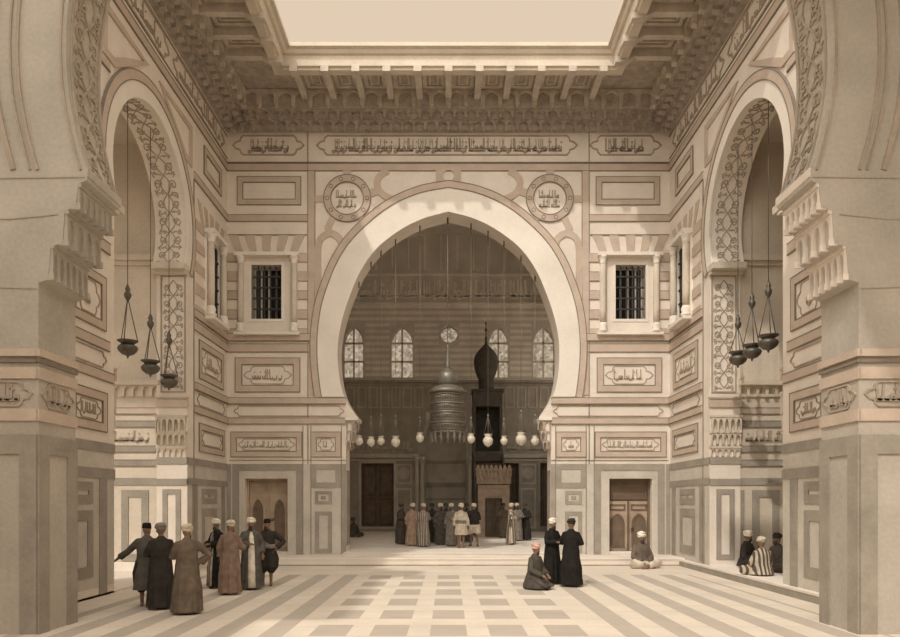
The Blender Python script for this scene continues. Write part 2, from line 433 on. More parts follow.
# hooks along the soffit are made with the lamps.  Strapwork in the corners above the arch
def px(L): return [(bx(a), bz(b)) for a, b in L]
def mpx(L, sg): return [(sg * bx(a), bz(b)) for a, b in L]
wv = 6.5 / S
for sg in (1, -1):
    m = MB()
    m.ring(fb, circ((sg * bx(347.3), bz(198.5)), 23.5 / S, 36), circ((sg * bx(347.3), bz(198.5)), 16.5 / S, 36), -.02, .046)
    m.stroke(fb, mpx([(347, 171), (347, 176)], sg), wv * 1.2, -.02, .040).stroke(fb, mpx([(315, 199), (325, 199)], sg), wv, -.02, .0385)
    m.stroke(fb, mpx([(369, 194), (378, 191)], sg), wv * 1.2, -.02, .0405).stroke(fb, mpx([(333, 217), (328, 228), (330, 234)], sg), wv, -.02, .0375)
    m.stroke(fb, mpx([(360, 217), (366, 224)], sg), wv, -.02, .039)
    m.stroke(fb, catmull(mpx([(388, 171), (380, 176), (377, 184), (381, 193), (391, 199), (401, 200)], sg), 4), wv, -.02, .043)
    m.stroke(fb, mpx([(438.5, 170), (438.5, 186)], sg), wv * .8, -.02, .041)
    m.stroke(fb, catmull(mpx([(318.5, 300), (318, 270), (318.5, 245), (324, 236), (333, 234), (341, 241), (341, 253), (333, 270), (324, 290), (319, 302)], sg), 4), wv, -.02, .0445)
    o = m.build('strapwork', RED, wall_back)
    m = MB()
    for rr in (23.5, 16.5): m.stroke(fb, circ((sg * bx(347.3), bz(198.5)), rr / S, 36), .03, 0, .058, True)
    for k in range(10):
        a = 2 * PI * k / 10; c = (sg * bx(347.3) + 20 / S * math.cos(a), bz(198.5) + 20 / S * math.sin(a)); m.stroke(fb, circ(c, .07, 10), .02, 0, .058, True)
    m.build('joint_line', LINE, o)
    m = MB(); c = (sg * bx(347.3), bz(198.5))
    for k, dv in enumerate((-.22, .12)): write(m, fb, c[0] - .43, c[0] + .43, c[1] + dv - .14, c[1] + dv + .2, 31 + k + sg, .035)
    m.build('inscription', CARVE, wall_back)
m = MB().ring(fb, circ((0, bz(176)), 9 / S, 24), circ((0, bz(176)), 5.5 / S, 24), -.02, .044); m.build('strapwork', RED, wall_back)
# long inscription frieze
for i, (a, b) in enumerate(((233, 304), (317, 577), (590, 661))):
    m = MB().stroke(fb, cartouche(bx(a), bx(b), bz(155), bz(136)), .045, 0, .04, True)
    write(m, fb, bx(a) + .5, bx(b) - .5, bz(154), bz(137.5), 50 + i, .05); write(m, fb, bx(a) + .62, bx(b) - .5, bz(151), bz(138.5), 60 + i, .022)
    m.build('inscription', CARVE, wall_back)
MB().rect(fb, -W, W, bz(132.2), bz(131), 0, .05).rect(fb, -W, W, bz(163.2), bz(162.3), 0, .04).build('joint_line', LINE, wall_back)
band(wall_back, fb, -W, W, *LV['rb1'])
for sg in (1, -1):
    def q(a, b): return (min(sg * bx(a), sg * bx(b)), max(sg * bx(a), sg * bx(b)))
    band(wall_back, fb, *q(308, 315), bz(395), bz(171), name='upright_band', line=False)
    MB().rect(fb, sg * bx(308) - .012, sg * bx(308) + .012, bz(464), bz(131), 0, .038).rect(fb, sg * bx(315) - .012, sg * bx(315) + .012, bz(310), bz(171), 0, .038).build('joint_line', LINE, wall_back)
    framed(wall_back, fb, *q(237.5, 301), *LV['pan'], 5.5 / S)
    band(wall_back, fb, *q(227, 308), *LV['rb2'])
    # flat fan of voussoirs
    for k, (t0, t1, b0, b1) in enumerate(((228.4, 238, 237, 244), (245, 254.5, 250.5, 257), (262, 271.5, 263, 270), (279, 288.5, 276.5, 283), (295, 305, 289.5, 296.5))):
        MB().prism(fb, mpx([(b0, 254), (b1, 254), (t1, 235), (t0, 235)], sg), -.01, .03).build('voussoir', RED, wall_back)
    MB().rect(fb, *q(228, 307), bz(235.4), bz(234.6), 0, .035).rect(fb, *q(228, 307), bz(254.4), bz(253.6), 0, .035).build('joint_line', LINE, wall_back)
    for y0, y1 in ((254, 262), (272, 281), (291, 299.5), (310, 319), (329, 334)):
        band(wall_back, fb, *q(227, 237.5), bz(y1), bz(y0), line=False); band(wall_back, fb, *q(298, 308), bz(y1), bz(y0), line=False)
    m = MB()
    for y0 in (262, 272, 281, 291, 299.5, 310, 319, 329):
        m.rect(fb, *q(227, 237.5), bz(y0) - .01, bz(y0) + .01, 0, .036).rect(fb, *q(298, 308), bz(y0) - .01, bz(y0) + .01, 0, .036)
    m.build('joint_line', LINE, wall_back)
    band(wall_back, fb, *q(227, 311), *LV['rb3'], n=.06); band(wall_back, fb, *q(227, 311), *LV['rb4'])
    framed(wall_back, fb, *q(235.5, 300), *LV['ins'], 6.5 / S, inscr=71 + sg)
    band(wall_back, fb, *q(229, 346), *LV['rb5'], n=.08); band(wall_back, fb, *q(229, 346), *LV['rb6'], n=.05)
    MB().stroke(fb, cartouche(*q(234, 344), bz(416), bz(406)), .03, 0, .025, True).build('long_label', CARVE, wall_back)
    framed(wall_back, fb, *q(231, 302), *LV['row'], 5.5 / S, inscr=81 + sg); framed(wall_back, fb, *q(311, 341), *LV['row'], 5.5 / S, inscr=91 + sg)
    # dado: pale grey marble field with darker frames
    MB().rect(fb, *q(227, 244), .276, bz(464), -.01, .008).rect(fb, *q(288.2, 345.8), .276, bz(464), -.01, .008).rect(fb, *q(244, 288.2), bz(477.5), bz(464), -.01, .008).build('marble_field', FIELD, wall_back)
    gy = 6.5 / S
    m = MB(); U = q(232.5, 303)
    m.rect(fb, U[0], U[1], bz(470.5), bz(464), -.01, .03).rect(fb, U[0], U[0] + .25, .28, bz(470.5), -.01, .03).rect(fb, U[1] - .25, U[1], .28, bz(470.5), -.01, .03)
    m.build('marble_surround', GREY, wall_back)
    MB().rframe(fb, *q(311, 341), bz(488), bz(464), .2, -.01, .03).build('marble_frame', GREY, wall_back)
    MB().rframe(fb, *q(315, 332), bz(504.4), bz(491), .12, -.01, .03).rect(fb, *q(321, 326), bz(499.5), bz(496), -.01, .03).build('marble_frame', GREY, wall_back)
    MB().rframe(fb, *q(315, 332), .34, bz(511.5), .15, -.01, .03).build('marble_frame', GREY, wall_back)
    MB().rect(fb, *q(341.5, 346), .28, bz(464), -.01, .03).rect(fb, *q(227.5, 231), .28, bz(464), -.01, .03).build('marble_strip', GREY, wall_back)
    m = MB()
    for a in (303, 311, 341.5): m.rect(fb, sg * bx(a) - .01, sg * bx(a) + .01, .28, bz(426), 0, .034)
    m.rect(fb, *q(229, 346), bz(460.5), bz(460), 0, .03); m.build('joint_line', LINE, wall_back)
    # impost corbel of the great arch: little tiers of niches on the jamb and its front
    fj = fr_left(-JX) if sg > 0 else fr_right(JX)
    for k, (y0, y1, off) in enumerate(((421, 430, 7 / S), (431, 440, 4 / S), (441, 449, 1.5 / S))):
        m = MB(); m.arcade(fj, B, B + TH, bz(y1), bz(y0), 4, off, off + .05, back=False)
        a0 = -sg * (JX - off) ; m.arcade(fb, *sorted((sg * bx(346.5), sg * bx(346.5) + sg * (off + .22))), bz(y1), bz(y0), 2, .0, .05, back=False)
        m.build('corbel_niches', CARVE, wall_back)
    MB().box(*sorted((-sg * (JX + .02), -sg * (91 / S - .03))), B - .1, B + TH + .03, bz(420.5), bz(417.5)).build('impost_moulding', CREAM2, wall_back)
    MB().rect(fj, B + .12, B + TH - .12, .6, bz(470), 0, .02).build('marble_strip', GREY, wall_back)
# grated windows with small flanking columns, and doors
def column(parent, p, r, z0, z1, fr, mat=CREAM2):
    c = fr(p, 0, 0)
    h = z1 - z0
    sh = MB().lathe([(r * .86, z0 + h * .12), (r * .92, z0 + h * .3), (r * .9, z0 + h * .7), (r * .8, z1 - h * .1)], (c.x, c.y, 0), 14).build('column', mat, parent)
    MB().lathe([(r * .82, z1 - h * .105), (r * 1.0, z1 - h * .09), (r * .85, z1 - h * .075), (r * 1.3, z1 - h * .025), (r * 1.4, z1 - h * .02), (r * 1.4, z1)], (c.x, c.y, 0), 12).build('capital', CREAM2, sh)
    MB().lathe([(r * 1.4, z0), (r * 1.4, z0 + h * .03), (r * 1.0, z0 + h * .05), (r * 1.25, z0 + h * .085), (r * .95, z0 + h * .125)], (c.x, c.y, 0), 12).build('column_base', CREAM2, sh)
    return sh
WN = [0]
def grated_window(fr, u0, u1, v0, v1, cu0, cu1, cv0, cv1, label, near_only=None, nb=5, nr=5):
    WN[0] += 1
    w = MB()
    w.rframe(fr, u0 - .1, u1 + .1, v0 - .1, v1 + .1, .1, -.05, .025)
    win = w.build('window_%d' % WN[0], CREAM2); struct(win, label, 'window')
    MB().rect(fr, u0, u1, v0, v1, -.62, -.6).build('window_back', PIT, win)
    g = MB()
    for i in range(nb + 1):
        u = u0 + (u1 - u0) * (i + .0) / nb; g.rect(fr, u - .022, u + .022, v0, v1, -.16, -.115)
    for j in range(1, nr): 
        v = v0 + (v1 - v0) * j / nr; g.rect(fr, u0, u1, v - .025, v + .025, -.175, -.10)
        for i in range(1, nb): 
            u = u0 + (u1 - u0) * i / nb; g.prism(fr, [(u - .055, v), (u, v - .055), (u + .055, v), (u, v + .055)], -.18, -.085)
    g.build('grille', IRON, win)
    lt_ = MB().rframe(fr, u0 + .03, u1 - .03, v0 + .03, v1 - .03, .04, -.4, -.36)
    for i in range(1, 4): lt_.rect(fr, u0 + (u1 - u0) * i / 4 - .03, u0 + (u1 - u0) * i / 4 + .03, v0, v1, -.4, -.36)
    lt_.build('shutter', DARKST, win)
    r = .125
    def f2(p, a, b): return fr(p, 0, .1)
    cols = [(cu0 + cu0_ ) for cu0_ in (r,)] + [cu1 - r]
    for i, c in enumerate(cols):
        if near_only is not None and i not in near_only: continue
        column(win, c, r, cv0, cv1 - .12, f2, RED if False else TAN)
    MB().rect(fr, cu0 - .08, cu1 + .08, cv1 - .12, cv1, 0, .26).build('lintel', CREAM2, win)
    MB().rect(fr, cu0 - .1, cu1 + .1, cv0 - .1, cv0, 0, .24).build('window_sill', CREAM2, win)
    return win
for sg, nm in ((1, 'grated window between two small columns, left of the great arch'), (-1, 'grated window between two small columns, right of the great arch')):
    u = sorted((sg * bx(251.5), sg * bx(281.5))); c = sorted((sg * bx(238), sg * bx(298)))
    grated_window(fb, u[0], u[1], bz(319), bz(265), c[0], c[1], bz(333), bz(254), nm)
def leaf_door(name, fr, u0, u1, v0, v1, mat, label, matp, transom=None, back=-.45):
    d = MB().rframe(fr, u0 - .02, u1 + .02, v0 - .02, v1 + .02, .1, back - .1, back + .14).build(name, mat); struct(d, label, 'door')
    c = (u0 + u1) / 2; vt = v1 if transom is None else transom
    if transom is not None:
        t = MB().rect(fr, u0, u1, vt, v1, back - .02, back + .04).rframe(fr, u0 + .12, u1 - .12, vt + .06, v1 - .08, .06, back, back + .08).build('transom', mat, d)
    for a, b in ((u0, c - .01), (c + .01, u1)):
        lf = MB().rect(fr, a, b, v0, vt, back - .02, back + .03).build('door_leaf', matp, d)
        w = b - a; m = MB()
        vs = v0 + (vt - v0) * .56; va = v0 + (vt - v0) * .74
        inner = [(a + w * .2, v0 + .25)] + pointed(a + w * .2, b - w * .2, vs, va, 6) + [(b - w * .2, v0 + .25)]
        m.stroke(fr, inner, .07, back, back + .07, True)
        m.rframe(fr, a + w * .12, b - w * .12, v0 + (vt - v0) * .82, vt - .12, .05, back, back + .06)
        m.build('arched_panel', mat, lf)
        MB().prism(fr, inner, back + .03, back + .045).build('panel_field', WOODD, lf)
    MB().rect(fr, c - .03, c + .03, v0, vt, back, back + .09).build('meeting_stile', mat, d)
    hh = fr(c + .14, v0 + (vt - v0) * .45, back + .1)
    MB().tube([hh + Vector((.05 * math.cos(t * PI / 5), 0, .05 * math.sin(t * PI / 5))) for t in range(11)], .012).build('door_ring', IRON, d)
    return d
leaf_door('door_1', fb, DOOR[0], DOOR[1], .3, DOOR[3], WOODL, 'wooden double door with two arched panels, left of the great arch', WOODL)
leaf_door('door_2', fb, -DOOR[1], -DOOR[0], .3, DOOR[3], WOODD, 'wooden double door with dark transom behind the seated man in white turban', WOODL, bz(501))
# ================================================================== SIDE WALLS WITH THEIR ARCHES
SY0, SY1 = 12.85, B                        # extent of the side walls in depth
AJ0, AJ1 = 17.0, 21.75                     # jambs of the side arch
AC, AZ, AR = 19.25, 10.52, 2.42            # centre and radius of the horseshoe
def side_arch(r, extra=0.0, n=44, drop=24):
    a0 = math.radians(-drop); L = []
    for i in range(n + 1):
        a = a0 + (PI - 2 * a0) * i / n
        pt = 1 + .012 * max(0, math.sin(a)) ** 8           # a slight point at the crown
        L.append((AC + r * math.cos(a), AZ + r * math.sin(a) * pt))
    return L                                             # from far springing (large Y) over the crown to the near one
def build_side(sg, fr, name, label):
    A = side_arch(AR)
    zs = A[0][1]
    m = MB()
    pts = [(AJ1, 0), (AJ1, zs - .12), A[0]] + A[1:-1] + [A[-1], (AJ0, zs - .12), (AJ0, 0), (SY0, 0), (SY0, 16.6), (SY1 + .9, 16.6), (SY1 + .9, 0)]
    if sg > 0: pass
    m.prism(fr, pts, -.95, 0)
    wl = m.build(name, CREAM); struct(wl, label, 'wall')
    # arch ring and band
    r1 = side_arch(AR + .4); r2 = side_arch(AR + .64)
    MB().ring(fr, r1, A, -.02, .055, False).build('arch_ring', CREAM2, wl)
    o = MB().ring(fr, r2, r1, -.02, .07, False).build('arch_band', RED, wl)
    MB().stroke(fr, r1, .025, 0, .078).stroke(fr, r2, .025, 0, .078).build('joint_line', LINE, o)
    # carved soffit: curved part and the jambs
    d = [0]
    for i in range(1, len(A)): d.append(d[-1] + (Vector(A[i]) - Vector(A[i - 1])).length)
    def soff(u, v, n):
        j = 0
        u = max(0, min(d[-1] - 1e-4, u))
        while d[j + 1] < u: j += 1
        t = (u - d[j]) / (d[j + 1] - d[j]); p = Vector(A[j]).lerp(Vector(A[j + 1]), t); c = Vector((AC, AZ)) - p; c.normalize()
        return fr(p.x + c.x * n, p.y + c.y * n, -v)
    m = MB(); scroll(m, lambda u, v, n: soff(u, v + .1, n), d[-1], .76, 5 + sg, .026, .02)
    m.build('soffit_scrollwork', CARVE, wl)
    for jy, face in ((AJ1, -1), (AJ0, 1)):
        fj = (lambda u, v, n, jy=jy, face=face: fr(jy + face * n, u, -v))
        m = MB(); scroll(m, lambda u, v, n: fj(5.75 + u, .1 + v, n), zs - .45 - 5.75, .66, 9 + sg, .026, .02)
        m.rframe(lambda u, v, n: fj(u, v, n), 5.6, zs - .3, .04, .82, .04, 0, .035)
        m.build('jamb_scrollwork', CARVE, wl)
        MB().rect(fj, zs - .2, zs - .02, -.06, .97, -.02, .12 + .3).rect(fj, zs - .3, zs - .2, -.04, .97, -.02, .2).build('impost_moulding', TAN, wl)
        MB().rect(fj, 5.15, 5.38, -.04, .97, -.02, .06).rect(fj, 5.4, 5.46, -.05, .97, -.02, .08).build('stone_band', RED, wl)
        k = MB()
        for q, (z0, z1, nn) in enumerate(((4.35, 4.82, .16), (3.98, 4.33, .11), (3.62, 3.86, .06))):
            k.arcade(fj, 0, 0, 0, 0, 1, 0, 0, back=False) if False else None
            ft = (lambda u, v, n, fj=fj: fj(v, u, n))
            k.arcade(ft, .02, .93, z0, z1, 5, nn - .1, nn, back=False, pier=.14)
            k.rect(ft, .0, .95, z1, z1 + .07, -.02, nn + .02)
        k.build('corbel_niches', TAN, wl)
        ft = (lambda u, v, n, fj=fj: fj(v, u, n))
        MB().rect(ft, 0, .95, 3.38, 3.59, -.02, .03).rect(ft, 0, .95, 2.72, 2.92, -.02, .03).build('marble_band', GREY, wl)
        MB().rframe(ft, .2, .76, .42, 2.6, .15, -.02, .03).build('marble_frame', GREY, wl)
    # frieze and bands
    Y2 = SY1
    m = MB().rect(fr, SY0, Y2, LV['fr1'] - .03, LV['fr1'], 0, .05).rect(fr, SY0, Y2, LV['fr0'] - .02, LV['fr0'], 0, .04)
    m.rect(fr, SY0, Y2, LV['fr0'] + .14, LV['fr0'] + .17, 0, .03).rect(fr, SY0, Y2, LV['fr1'] - .22, LV['fr1'] - .19, 0, .03); m.build('joint_line', LINE, wl)
    for k, (a, b) in enumerate(((13.2, 16.4), (16.7, 20.3), (20.6, 25.3))):
        m = MB(); m.stroke(fr, cartouche(a, b, LV['fr0'] + .2, LV['fr1'] - .26), .045, 0, .035, True)
        write(m, fr, a + .4, b - .4, LV['fr0'] + .27, LV['fr1'] - .3, 140 + k + sg, .034); m.build('inscription', CARVE, wl)
    band(wl, fr, SY0, Y2, *LV['rb1'])
    # spandrels beside the crown
    for s2 in (1, -1):
        tri = [(AC + s2 * 2.75, 13.95), (AC + s2 * .5, 13.95), (AC + s2 * 1.75, 13.2), (AC + s2 * 2.3, 12.85), (AC + s2 * 2.75, 12.85)]
        MB().stroke(fr, tri, .2, -.01, .0455, True).build('spandrel_panel', RED, wl)
    # far bay, between the arch and the corner
    u0, u1 = 22.55, B - .06
    framed(wl, fr, 23.2, 24.95, LV['pan'][0], LV['pan'][1] - .1, .2)
    band(wl, fr, 22.3, B, *LV['rb2'])
    for k in range(5):
        c = 22.75 + k * .6
        MB().prism(fr, [(24 + (c - 24) * .72 - .1, LV['vou'][0]), (24 + (c - 24) * .72 + .12, LV['vou'][0]), (c + .18, LV['vou'][1]), (c - .14, LV['vou'][1])], -.01, .03).build('voussoir', RED, wl)
    for y0, y1 in ((254, 262), (272, 281), (291, 299.5), (310, 319), (329, 334)):
        band(wl, fr, 22.45, 23.25, bz(y1), bz(y0), line=False); band(wl, fr, 24.75, B, bz(y1), bz(y0), line=False)
    band(wl, fr, 22.3, B, *LV['rb3'], n=.06); band(wl, fr, 22.3, B, *LV['rb4'])
    framed(wl, fr, 22.75, 25.2, *LV['ins'], .22, inscr=171 + sg)
    band(wl, fr, 22.3, B, *LV['rb5'], n=.08); band(wl, fr, 22.3, B, *LV['rb6'], n=.05)
    MB().stroke(fr, cartouche(22.6, 25.4, bz(416), bz(406)), .03, 0, .025, True).build('long_label', CARVE, wl)
    framed(wl, fr, 22.75, 25.3, *LV['row'], .2, inscr=-1)
    MB().rect(fr, 21.78, B, .23, LV['gb'][1], -.01, .008).rect(fr, SY0, AJ0 - .02, .23, LV['gb'][1], -.01, .008).build('marble_field', FIELD, wl)
    MB().rect(fr, 21.78, B, *LV['gb'], -.01, .03).rect(fr, 21.78, B, bz(487), bz(481.5), -.01, .03).build('marble_band', GREY, wl)
    MB().rframe(fr, 23.0, 24.5, bz(504), bz(490), .2, -.01, .03).rect(fr, 23.6, 23.9, bz(498), bz(495), -.01, .03).build('marble_frame', GREY, wl)
    MB().rframe(fr, 23.0, 24.5, .45, bz(508), .28, -.01, .03).build('marble_frame', GREY, wl)
    MB().rect(fr, 22.15, 22.6, .3, bz(487), -.01, .03).rect(fr, 24.95, 25.35, .3, bz(487), -.01, .03).build('marble_strip', GREY, wl)
    m = MB(); m.rect(fr, 22.28, 22.3, .25, LV['rb2'][0], 0, .03); m.build('joint_line', LINE, wl)
    # near bay
    n0, n1 = SY0, 16.85
    for key in ('rb2', 'rb3', 'rb5'): band(wl, fr, n0, n1 - .1, *LV[key])
    band(wl, fr, n0, n1 + .1, *LV['rb6'])
    for a, b, key, s3 in ((15.0, 16.55, 'ins', 181), (13.0, 14.8, 'ins', 183), (15.0, 16.6, 'row', 185), (13.0, 14.8, 'row', 187)):
        framed(wl, fr, a, b, *LV[key], .2, inscr=s3 + sg)
    framed(wl, fr, 15.0, 16.55, 8.75, 10.3, .22, inscr=190 + sg)
    MB().stroke(fr, cartouche(15.0, 16.6, bz(416), bz(406)), .03, 0, .025, True).build('long_label', CARVE, wl)
    MB().rect(fr, n0, AJ0, *LV['gb'], -.01, .03).rect(fr, n0, AJ0, bz(487), bz(480.5), -.01, .03).build('marble_band', GREY, wl)
    MB().rframe(fr, 15.05, 15.95, bz(503), bz(489.5), .2, -.01, .03).build('marble_frame', GREY, wl)
    MB().rframe(fr, 15.05, 15.95, .5, bz(507), .24, -.01, .03).build('marble_frame', GREY, wl)
    MB().rect(fr, 16.25, 16.6, .05, bz(487), -.01, .03).rect(fr, 14.5, 14.8, .05, bz(487), -.01, .03).build('marble_strip', GREY, wl)
    return wl
frL, frR = fr_left(-W), fr_right(W)
wall_left = build_side(-1, frL, 'wall_left', 'shaded left court wall of banded stone with a tall horseshoe arch')
wall_right = build_side(1, frR, 'wall_right', 'sunlit right court wall of banded stone with a tall horseshoe arch')
# side windows are shallow niches that stand proud of nothing: reveal built as a dark slot behind a column
def slot_window(fr, label):
    WN[0] += 1
    w = MB().rframe(fr, 23.25, 24.75, bz(333), bz(255), .2, -.02, .09).build('window_%d' % WN[0], CREAM2); struct(w, label, 'window')
    MB().rect(fr, 23.45, 24.55, bz(326), bz(262), -.01, .02).build('window_back', PIT, w)
    g = MB()
    for i in range(1, 5): g.rect(fr, 23.45 + .22 * i - .02, 23.45 + .22 * i + .02, bz(326), bz(262), .02, .06)
    for i in range(1, 5): g.rect(fr, 23.45, 24.55, bz(326) + .47 * i - .02, bz(326) + .47 * i + .02, .02, .07)
    g.build('grille', IRON, w)
    f2 = lambda p, a, b: fr(p, 0, .2)
    for c in (23.36, 24.64): column(w, c, .13, bz(333), bz(258), f2, TAN)
    MB().rect(fr, 23.2, 24.8, bz(258), bz(254), 0, .36).build('lintel', CREAM2, w)
    MB().rect(fr, 23.2, 24.8, bz(336), bz(333), 0, .36).build('window_sill', CREAM2, w)
slot_window(frL, 'narrow grated window with columns on the left court wall')
slot_window(frR, 'narrow grated window with columns on the right court wall')
# ================================================================== SIDE RECESSES
def recess(sg, Yw, side):
    ff = fr_front(Yw); X0, X1 = (-14.2, -9.0) if sg < 0 else (9.0, 14.2)
    def z(py): return H + (HY - py) * Yw / F
    m = MB().rect(ff, X0, X1, 0, 13.6, -.6, 0)
    o = m.build('wall_recess_' + side, TAN)
    struct(o, 'banded inner wall of the %s side recess, seen through its arch' % side, 'wall')
    MB().rect(ff, X0, X1, z(262), z(256), 0, .2).rect(ff, X0, X1, z(266), z(262), 0, .1).build('ledge', TAN, o)
    m = MB().rect(ff, X0, X1, z(386), z(381), 0, .25); m.build('ledge', TAN, o)
    m = MB().arcade(ff, X0, X1, z(397), z(386), 18, .05, .14, nb=-.01); m.build('corbel_row', TAN, o)
    for y0, y1 in ((408, 414), (421, 427)): band(o, ff, X0, X1, z(y1), z(y0), RED if y0 < 420 else GREY)
    band(o, ff, X0, X1, z(452), z(446), GREY); band(o, ff, X0, X1, z(466), z(460), GREY)
    m = MB()
    for k in range(2): write(m, ff, X0 + .2 + k * 2.5, X0 + 2.4 + k * 2.5, z(443), z(430), 201 + k + sg, .05)
    m.build('inscription', CARVE, o)
    MB().rect(ff, X0, X1, z(485), z(478), -.01, .03).build('marble_band', GREY, o)
    for k in range(3):
        a = X1 - .3 - k * 1.75 if sg < 0 else X0 + .3 + k * 1.75 + 1.1
        MB().rframe(ff, a - .95, a - .1, .35, z(490), .22, -.01, .03).build('marble_frame', GREY, o)
        MB().rect(ff, a - 1.5, a - 1.2, .35, z(490), -.01, .03).build('marble_strip', GREY, o)
    MB().rect(ff, X0, X1, .0, .32, -.01, .06).build('plinth', CREAM2, o)
    return o
recess(-1, 21.95, 'left'); recess(1, 21.75 + .05, 'right')
for sg, side in ((-1, 'left'), (1, 'right')):
    Y0 = 16.1 if sg < 0 else 15.6
    x = sorted((sg * 9.0, sg * 14.8))
    o = MB().box(x[0], x[1], Y0, 22.5, 13.4, 13.9).build('ceiling_recess_' + side, TAN)
    struct(o, 'stone ceiling over the %s side recess' % side, 'ceiling')
    x = sorted((sg * 14.2, sg * 14.8))
    o = MB().box(x[0], x[1], Y0 if sg < 0 else 12, 22.5, 0, 13.4).build('wall_recess_back_' + side, TAN)
    struct(o, 'end wall of the %s side recess' % side, 'wall')
o = MB().box(-14.2, -9.0, 16.1, 16.4, 12.6, 13.4).box(-11.9, -10.9, 16.1, 16.4, 10.8, 12.6).box(-10.9, -9.0, 16.1, 16.4, 0, 12.6).build('wall_recess_near_left', TAN); struct(o, 'upper near inner wall of the left side recess', 'wall')  # unseen; gap lets a sun patch in, solid parts dim the recess
o = MB().box(9.0, 14.2, 15.6, 16.0, 0, 13.4).build('wall_recess_near_right', TAN); struct(o, 'near inner wall of the right side recess', 'wall')
# ================================================================== NEAR PIERS AND THE SPRING OF THE NEAR ARCH
NY0, NY1, NX = 11.64, 12.8, 6.82
NA = catmull([(6.03, 7.72), (6.2, 8.35), (6.33, 9.1), (6.36, 9.9), (6.3, 10.7), (6.14, 11.5), (5.9, 12.1)], 4)
def near_pier(sg, side):
    fj = fr_left(-NX) if sg < 0 else fr_right(NX)
    ff = fr_front(NY0)
    prof = [(NX, 0), (NX, 5.85), (NX - .16, 5.9), (NX - .2, 6.45), (NX - .4, 6.5), (NX - .44, 7.05), (NX - .62, 7.1), (NX - .66, 7.5), (6.02, 7.55), (6.02, 7.72)] + NA[1:]
    top = NA[-1][1]
    poly = [(sg * a, b) for a, b in prof + [(10.2, top), (10.2, 0)]]
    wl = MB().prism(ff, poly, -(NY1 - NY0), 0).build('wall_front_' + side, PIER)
    struct(wl, 'big near pier on the %s with a carved corbel under the springing of its arch' % side, 'wall')
    # returning piece that ties the pier to the side wall
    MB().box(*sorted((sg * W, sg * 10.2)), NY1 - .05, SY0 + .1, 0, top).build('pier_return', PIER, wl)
    # carved soffit of the near arch
    pl = [(sg * a, b) for a, b in NA]; d = [0]
    for i in range(1, len(pl)): d.append(d[-1] + (Vector(pl[i]) - Vector(pl[i - 1])).length)
    def soff(u, v, n):
        j = 0; u = max(0, min(d[-1] - 1e-4, u))
        while d[j + 1] < u: j += 1
        p = Vector(pl[j]).lerp(Vector(pl[j + 1]), (u - d[j]) / (d[j + 1] - d[j])); return Vector((p.x - sg * n, NY0 + v, p.y))
    m = MB(); scroll(m, lambda u, v, n: soff(u, v + .2, n), d[-1], .82, 21 + sg, .03, .03)
    for v in (.14, 1.04): m.stroke(lambda u, w, n: soff(u, w, n), [(d[-1] * i / 20, v) for i in range(21)], .04, 0, .03)
    m.build('soffit_scrollwork', CARVE, wl)
    # ring lines on the face of the arch
    m = MB()
    for off, ww in ((.08, .03), (.8, .05), (.92, .03), (1.2, .09)):
        L = [(sg * (a + off), b) for a, b in NA]; m.stroke(ff, L, ww, 0, .03)
    m.build('arch_moulding', CARVE, wl)
    m = MB()
    for L in ([(6.05, 7.6), (7.4, 7.58), (10.2, 7.6)], [(6.5, 6.98), (7.3, 6.9), (8.2, 6.93), (10.2, 6.9)], [(6.85, 5.75), (8, 5.78), (10.2, 5.74)], [(7.3, 8.2), (7.7, 8.5), (7.75, 8.9), (8.1, 9.3)]):
        m.stroke(ff, [(sg * a, c) for a, c in L], .016, 0, .012)
    m.build('joint_line', CARVE, wl)
    # corbel tiers (honeycomb niches): face toward the opening and return on the viewer's side
    def tier(off, z0, z1, cells, nm, dep=.1):
        m = MB(); m.arcade(fj, NY0 + .02, NY1, z0, z1, cells, off - dep, off + .03, back=False, pier=.13)
        m.rect(fj, NY0 + .006, NY1 + .02, z1, z1 + .07, off - .12, off + .06)
        for c in range(cells + 1):
            u = NY0 + (NY1 - NY0) * c / cells; m.rect(fj, max(u - .03, NY0 + .006), u + .03, z0 - .05, z0 + .06, off - .1, off + .05)
        m.build(nm, CREAM if sg > 0 else PIER, wl)  # right side gets paler stone as painted sunlight
        MB().rect(fj, NY0 + .01, NY1 - .01, z0, z1, off - dep - .02, off - dep + .005).build('niche_back', CARVE, wl)
    tier(.2, 5.95, 6.42, 6, 'corbel_niches'); tier(.44, 6.52, 7.0, 4, 'corbel_niches'); tier(.64, 7.12, 7.44, 6, 'corbel_niches')
    MB().prism(lambda u, v, n: Vector((sg * u, NY0 + .004 - n, v)), [(NX - .64, 7.5), (6.0, 7.62), (6.0, 7.76), (6.15, 7.76), (6.4, 7.5)], -(NY1 - NY0 + .04), 0).build('impost_moulding', CREAM if sg > 0 else PIER, wl)  # paler on the right, sunlight put into the colour
    # bands on the pier
    def rnd(v0, v1, mat, n=.03, nm='stone_band'):
        m = MB(); m.rect(fj, NY0 - n, NY1 + .02, v0, v1, -.01, n); m.rect(ff, *sorted((sg * (NX - .0), sg * 10.2)), v0, v1, -.01, n)
        m.build(nm, mat, wl)
    rnd(4.62, 4.74, RED, .06); rnd(4.52, 4.57, LINE, .04, 'joint_line'); rnd(4.25, 4.44, RED); rnd(3.55, 3.75, RED); rnd(3.0, 3.32, GREY, .03, 'marble_band')
    for f_, a, b, s_ in ((fj, NY0 + .08, NY1 - .08, 231), (ff, *sorted((sg * (NX + .1), sg * (NX + 1.2))), 235)):
        m = MB(); m.stroke(f_, cartouche(a, b, 3.8, 4.2), .03, 0, .025, True); write(m, f_, a + .15, b - .12, 3.84, 4.18, s_ + sg, .04); m.build('inscription', CARVE, wl)
